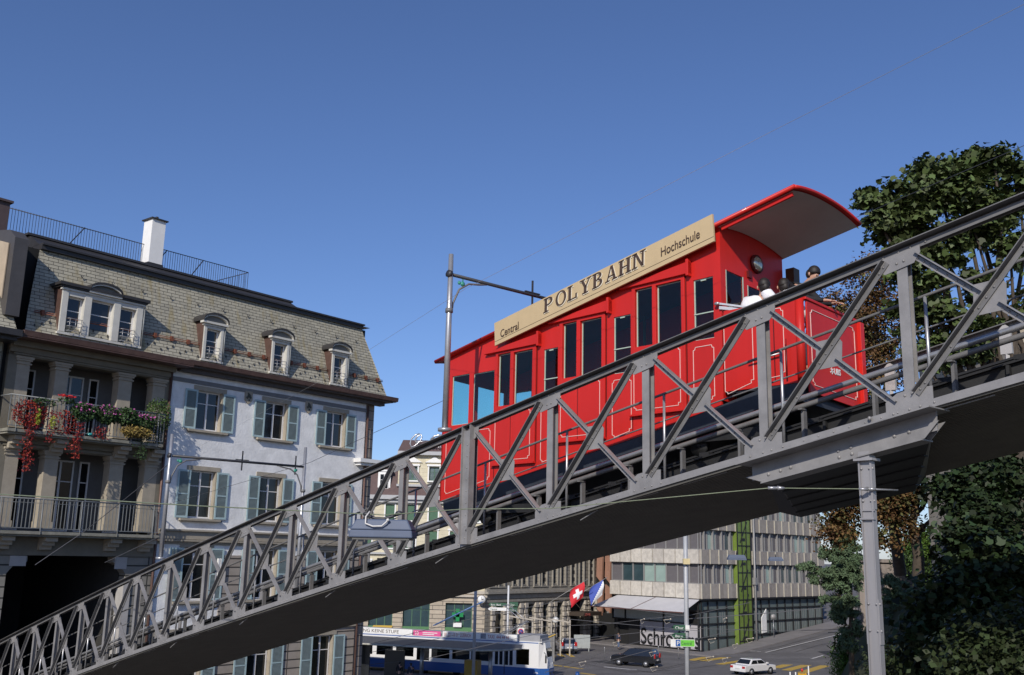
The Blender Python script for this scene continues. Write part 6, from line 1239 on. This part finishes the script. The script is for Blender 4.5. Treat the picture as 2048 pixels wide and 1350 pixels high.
m_.box(0,9,0,.05,.2,.26); m_.box(0,9,0,.05,1.0,1.06); m_.build('pickets',iron,t)
q=at(2050,640,33); t=thing('stone_villa','corner of a pale stone villa behind the maple at the right edge','building',(q.x-.4,q.y,9),R(0)); m_=MB(); m_.box(0,9,0,8,0,q.z-9); m_.build('wall',sandst,t); m_=MB(); m_.hexa([(-.5,-.5,q.z-9),(9,-.5,q.z-9),(9,8,q.z-9),(-.5,8,q.z-9),(1.5,1.5,q.z-8.2),(9,1.5,q.z-8.2),(9,8,q.z-8.2),(1.5,8,q.z-8.2)]); m_.build('roof',darkroof,t)

# ================================================================ PEOPLE
skinm=mat('skin',(.50,.28,.19),.55,0,.05); hairm=mat('dark_hair',(.016,.012,.010),.6,0,.2,30); blk=mat('black_cloth',(.014,.014,.017),.85,0,.2,10); wht=mat('white_shirt_cloth',(.80,.80,.82),.8,0,.04,10,.4,25); jean=mat('blue_denim',(.09,.13,.22),.85,0,.15,10); beig=mat('beige_cloth',(.45,.36,.27),.85,0,.1); navy=mat('navy_cloth',(.03,.035,.06),.85,0,.1)
def skinned(name,J,E_,m,parent,grow=0,sub=1,root=0):
    me=bpy.data.meshes.new(name); me.from_pydata([j[0] for j in J],E_,[]); me.materials.append(m); o=bpy.data.objects.new(name,me); C.objects.link(o); o.parent=parent
    md=o.modifiers.new('skin','SKIN'); md.use_smooth_shade=True
    for i,j in enumerate(J):
        r=j[1]; r=(r,r) if not hasattr(r,'__len__') else r; sv=me.skin_vertices[0].data[i]; sv.radius=(r[0]+grow,r[1]+grow); sv.use_root=(i==root)
    s=o.modifiers.new('sub','SUBSURF'); s.levels=sub; s.render_levels=sub
    return o
def person(label,loc,rotz,P,top,legs,hair=hairm,fine=False,group=None,shirt_long=True):
    """P: joint positions in the figure's frame (x forward, y left, z up)"""
    t=thing('person',label,'person',loc,rotz,group)
    V=lambda k:Vector(P[k])
    J=[];E_=[];ix={}
    def add(k,p,r,par=None):
        ix[k]=len(J); J.append((tuple(p),r)); 
        if par is not None: E_.append((ix[par],ix[k]))
    add('hip',V('hip'),(.125,.105)); add('waist',V('hip').lerp(V('chest'),.5),(.115,.09),'hip'); add('chest',V('chest'),(.145,.10),'waist'); add('neck',V('neck'),(.055,.055),'chest')
    hd=V('head'); up_=(hd-V('neck')).normalized(); fw=Vector(P.get('face',(1,0,0))).normalized()
    add('jaw',hd-up_*.07+fw*.025,(.055,.06),'neck'); add('skull',hd+up_*.01,(.075,.088),'jaw'); add('crown',hd+up_*.075-fw*.01,(.065,.075),'skull'); add('nose',hd+fw*.098-up_*.02,(.013,.016),'skull')
    for s_,sg_ in (('L',1),('R',-1)):
        add('sh'+s_,V('sh'+s_),.056,'chest'); add('el'+s_,V('el'+s_),.040,'sh'+s_); add('wr'+s_,V('wr'+s_),.027,'el'+s_)
        d=(V('wr'+s_)-V('el'+s_)).normalized(); pm=V('wr'+s_)+d*.06; add('pm'+s_,pm,(.036,.018),'wr'+s_)
        side_=d.cross(Vector((0,0,1))); side_=side_.normalized() if side_.length>.1 else Vector((0,1,0)); dn_=Vector((0,0,-1))-d*Vector((0,0,-1)).dot(d); dn_=dn_.normalized() if dn_.length>.1 else Vector((1,0,0))
        if fine:
            for fi,(o_,L) in enumerate(((-.027,.062),(-.009,.072),(.009,.068),(.027,.054))):
                a=pm+d*.035+side_*o_; b=a+d*L*.6+side_*o_*.25; c=b+d*L*.35+dn_*L*.35; add('f%s%d'%(s_,fi),a,.009,'pm'+s_); add('g%s%d'%(s_,fi),b,.0085,'f%s%d'%(s_,fi)); add('h%s%d'%(s_,fi),c,.007,'g%s%d'%(s_,fi))
            a=V('wr'+s_)+d*.03+side_*.035*sg_; add('th'+s_,a,.012,'wr'+s_); add('ti'+s_,a+d*.045+side_*.02*sg_,.009,'th'+s_)
        add('kn'+s_,V('kn'+s_),.058,'hip'); add('an'+s_,V('an'+s_),.038,'kn'+s_); add('to'+s_,V('an'+s_)+Vector((.14,0,-.05)),(.04,.028),'an'+s_)
    skinned('body',J,E_,skinm,t)
    Jc=[];Ec=[];ic={}
    def addc(k,p,r,par=None):
        ic[k]=len(Jc); Jc.append((tuple(p),r)); 
        if par is not None: Ec.append((ic[par],ic[k]))
    addc('waist',V('hip')+Vector((0,0,.02)),(.155,.12)); addc('mid',V('hip').lerp(V('chest'),.5),(.15,.115),'waist'); addc('chest',V('chest'),(.175,.125),'mid'); addc('collar',V('chest').lerp(V('neck'),.75),(.075,.07),'chest')
    for s_ in 'LR': addc('sh'+s_,V('sh'+s_),.082,'chest'); addc('el'+s_,V('el'+s_),.054,'sh'+s_); addc('wr'+s_,V('el'+s_).lerp(V('wr'+s_),.92 if shirt_long else .15),.04,'el'+s_)
    skinned('jacket' if top is blk else 'shirt',Jc,Ec,top,t)
    Jl=[(tuple(V('hip')),(.15,.12))];El=[]
    for s_ in 'LR':
        k=len(Jl); Jl+=[(tuple(V('kn'+s_)),.075),(tuple(V('an'+s_)+Vector((0,0,.03))),.055)]; El+=[(0,k),(k,k+1)]
    skinned('trousers',Jl,El,legs,t)
    for s_ in 'LR':
        m=MB(); c=V('an'+s_); m.ell((c.x+.06,c.y,c.z-.045),(.14,.05,.045),10,6); m.build('shoe',black,t)
    m=MB(); m.ell(tuple(hd+up_*.045-fw*.022),(.098,.094,.105),14,9,-.35,1); m.ell(tuple(hd-fw*.06-up_*.01),(.06,.085,.085),10,6); m.build('hair',hair,t,smooth=True)
    m=MB(); sd2=fw.cross(up_).normalized()
    for sg_ in (-1,1): m.ell(tuple(hd+sd2*.092*sg_-fw*.005-up_*.01),(.018,.012,.03),6,4)
    m.build('ear',skinm,t)
    m=MB()
    for sg_ in (-1,1): m.ell(tuple(hd+fw*.088+sd2*.032*sg_+up_*.008),(.010,.012,.008),6,4)
    m.bar(tuple(hd+fw*.088-sd2*.025-up_*.06),tuple(hd+fw*.088+sd2*.025-up_*.06),.006,.008); m.build('face_features',hairm,t)
    return t
def stand(h=1.72,step=.12):
    k=h/1.72
    return {a:tuple(v*k for v in b) for a,b in dict(hip=(0,0,.92),chest=(.0,0,1.28),neck=(.0,0,1.47),head=(.02,0,1.60),shL=(0,.17,1.40),shR=(0,-.17,1.40),elL=(-.06,.23,1.13),elR=(.04,-.23,1.13),wrL=(.02,.22,.90),wrR=(.12,-.2,.92),knL=(step*.6,.09,.50),knR=(-step*.2,-.09,.50),anL=(step*1.2,.09,.09),anR=(-step*1.2,-.09,.10)).items()}
def carperson(label,s,c,zf,rot,P,*a,**k):
    w=Wp(s,c,zf); return person(label,w,BROT+rot,P,*a,**k)
# facing uphill is -x in the bridge frame
P=dict(hip=(-.42,0,.95),chest=(-.16,0,1.36),neck=(.02,0,1.48),head=(.14,0,1.60),face=(.9,-.1,-.45),shL=(-.08,.18,1.43),shR=(-.08,-.18,1.43),elL=(.14,.22,1.18),elR=(.14,-.22,1.18),wrL=(.40,.14,1.13),wrR=(.40,-.10,1.13),knL=(-.36,.1,.5),knR=(-.42,-.1,.5),anL=(-.45,.1,.09),anR=(-.58,-.1,.09))
carperson('man with dark hair in a black jacket leaning on the upper end of the platform',2.62,2.15,12.72,PI,P,blk,blk,fine=True)
P=dict(hip=(-.10,.36,.66),chest=(-.04,.14,1.08),neck=(-.0,.03,1.25),head=(.0,.01,1.375),face=(.75,.65,-.1),shL=(-.05,.32,1.225),shR=(-.02,-.12,1.245),elL=(.14,.27,.92),elR=(.14,-.27,.94),wrL=(.30,.2,.78),wrR=(.30,-.2,.78),knL=(.36,.12,.60),knR=(.36,-.12,.60),anL=(.36,.12,.09),anR=(.36,-.12,.09))
carperson('dark-haired passenger in a white shirt seated on the open platform, seen from behind',3.08,1.72,12.77,-PI/2,P,wht,jean,fine=True)
carperson('dark-haired passenger standing between the seated one and the man in black',3.10,2.3,12.89,-PI/2,P,wht,navy,fine=True)
def ped(label,px,py,Y,rot,h,top,legs,hair=hairm):
    p=at(px,py,Y); 
    if Y>=95: g=Gh(px,py); p=Vector((g.x,g.y,hz(g.x,g.y)+.13))
    else: p.z=.0
    return person(label,p,rot,stand(h),top,legs,hair)
ped('person with long blond hair, beige top and jeans walking on the sloping pavement',1518,1275,110,R(-60),1.7,beig,jean,mat('blond_hair',(.30,.20,.09),.7))
ped('dark-clothed companion right behind the blond walker',1522,1274,110,R(-60),1.72,navy,jean)
ped('person in a dark jacket standing at the shop doorway left of the black car',1237,1300,110,R(-120),1.75,navy,jean)
ped('dark figure standing between kiosk and silver minivan',1112,1285,105,R(-90),1.75,blk,blk)
ped('person in a dark jacket and pale jeans waiting in the shade of the tram shelter',820,1380,81,R(100),1.75,navy,jean)
ped('dark silhouette waiting beside the shelter screen',797,1380,82.5,R(80),1.7,blk,blk)
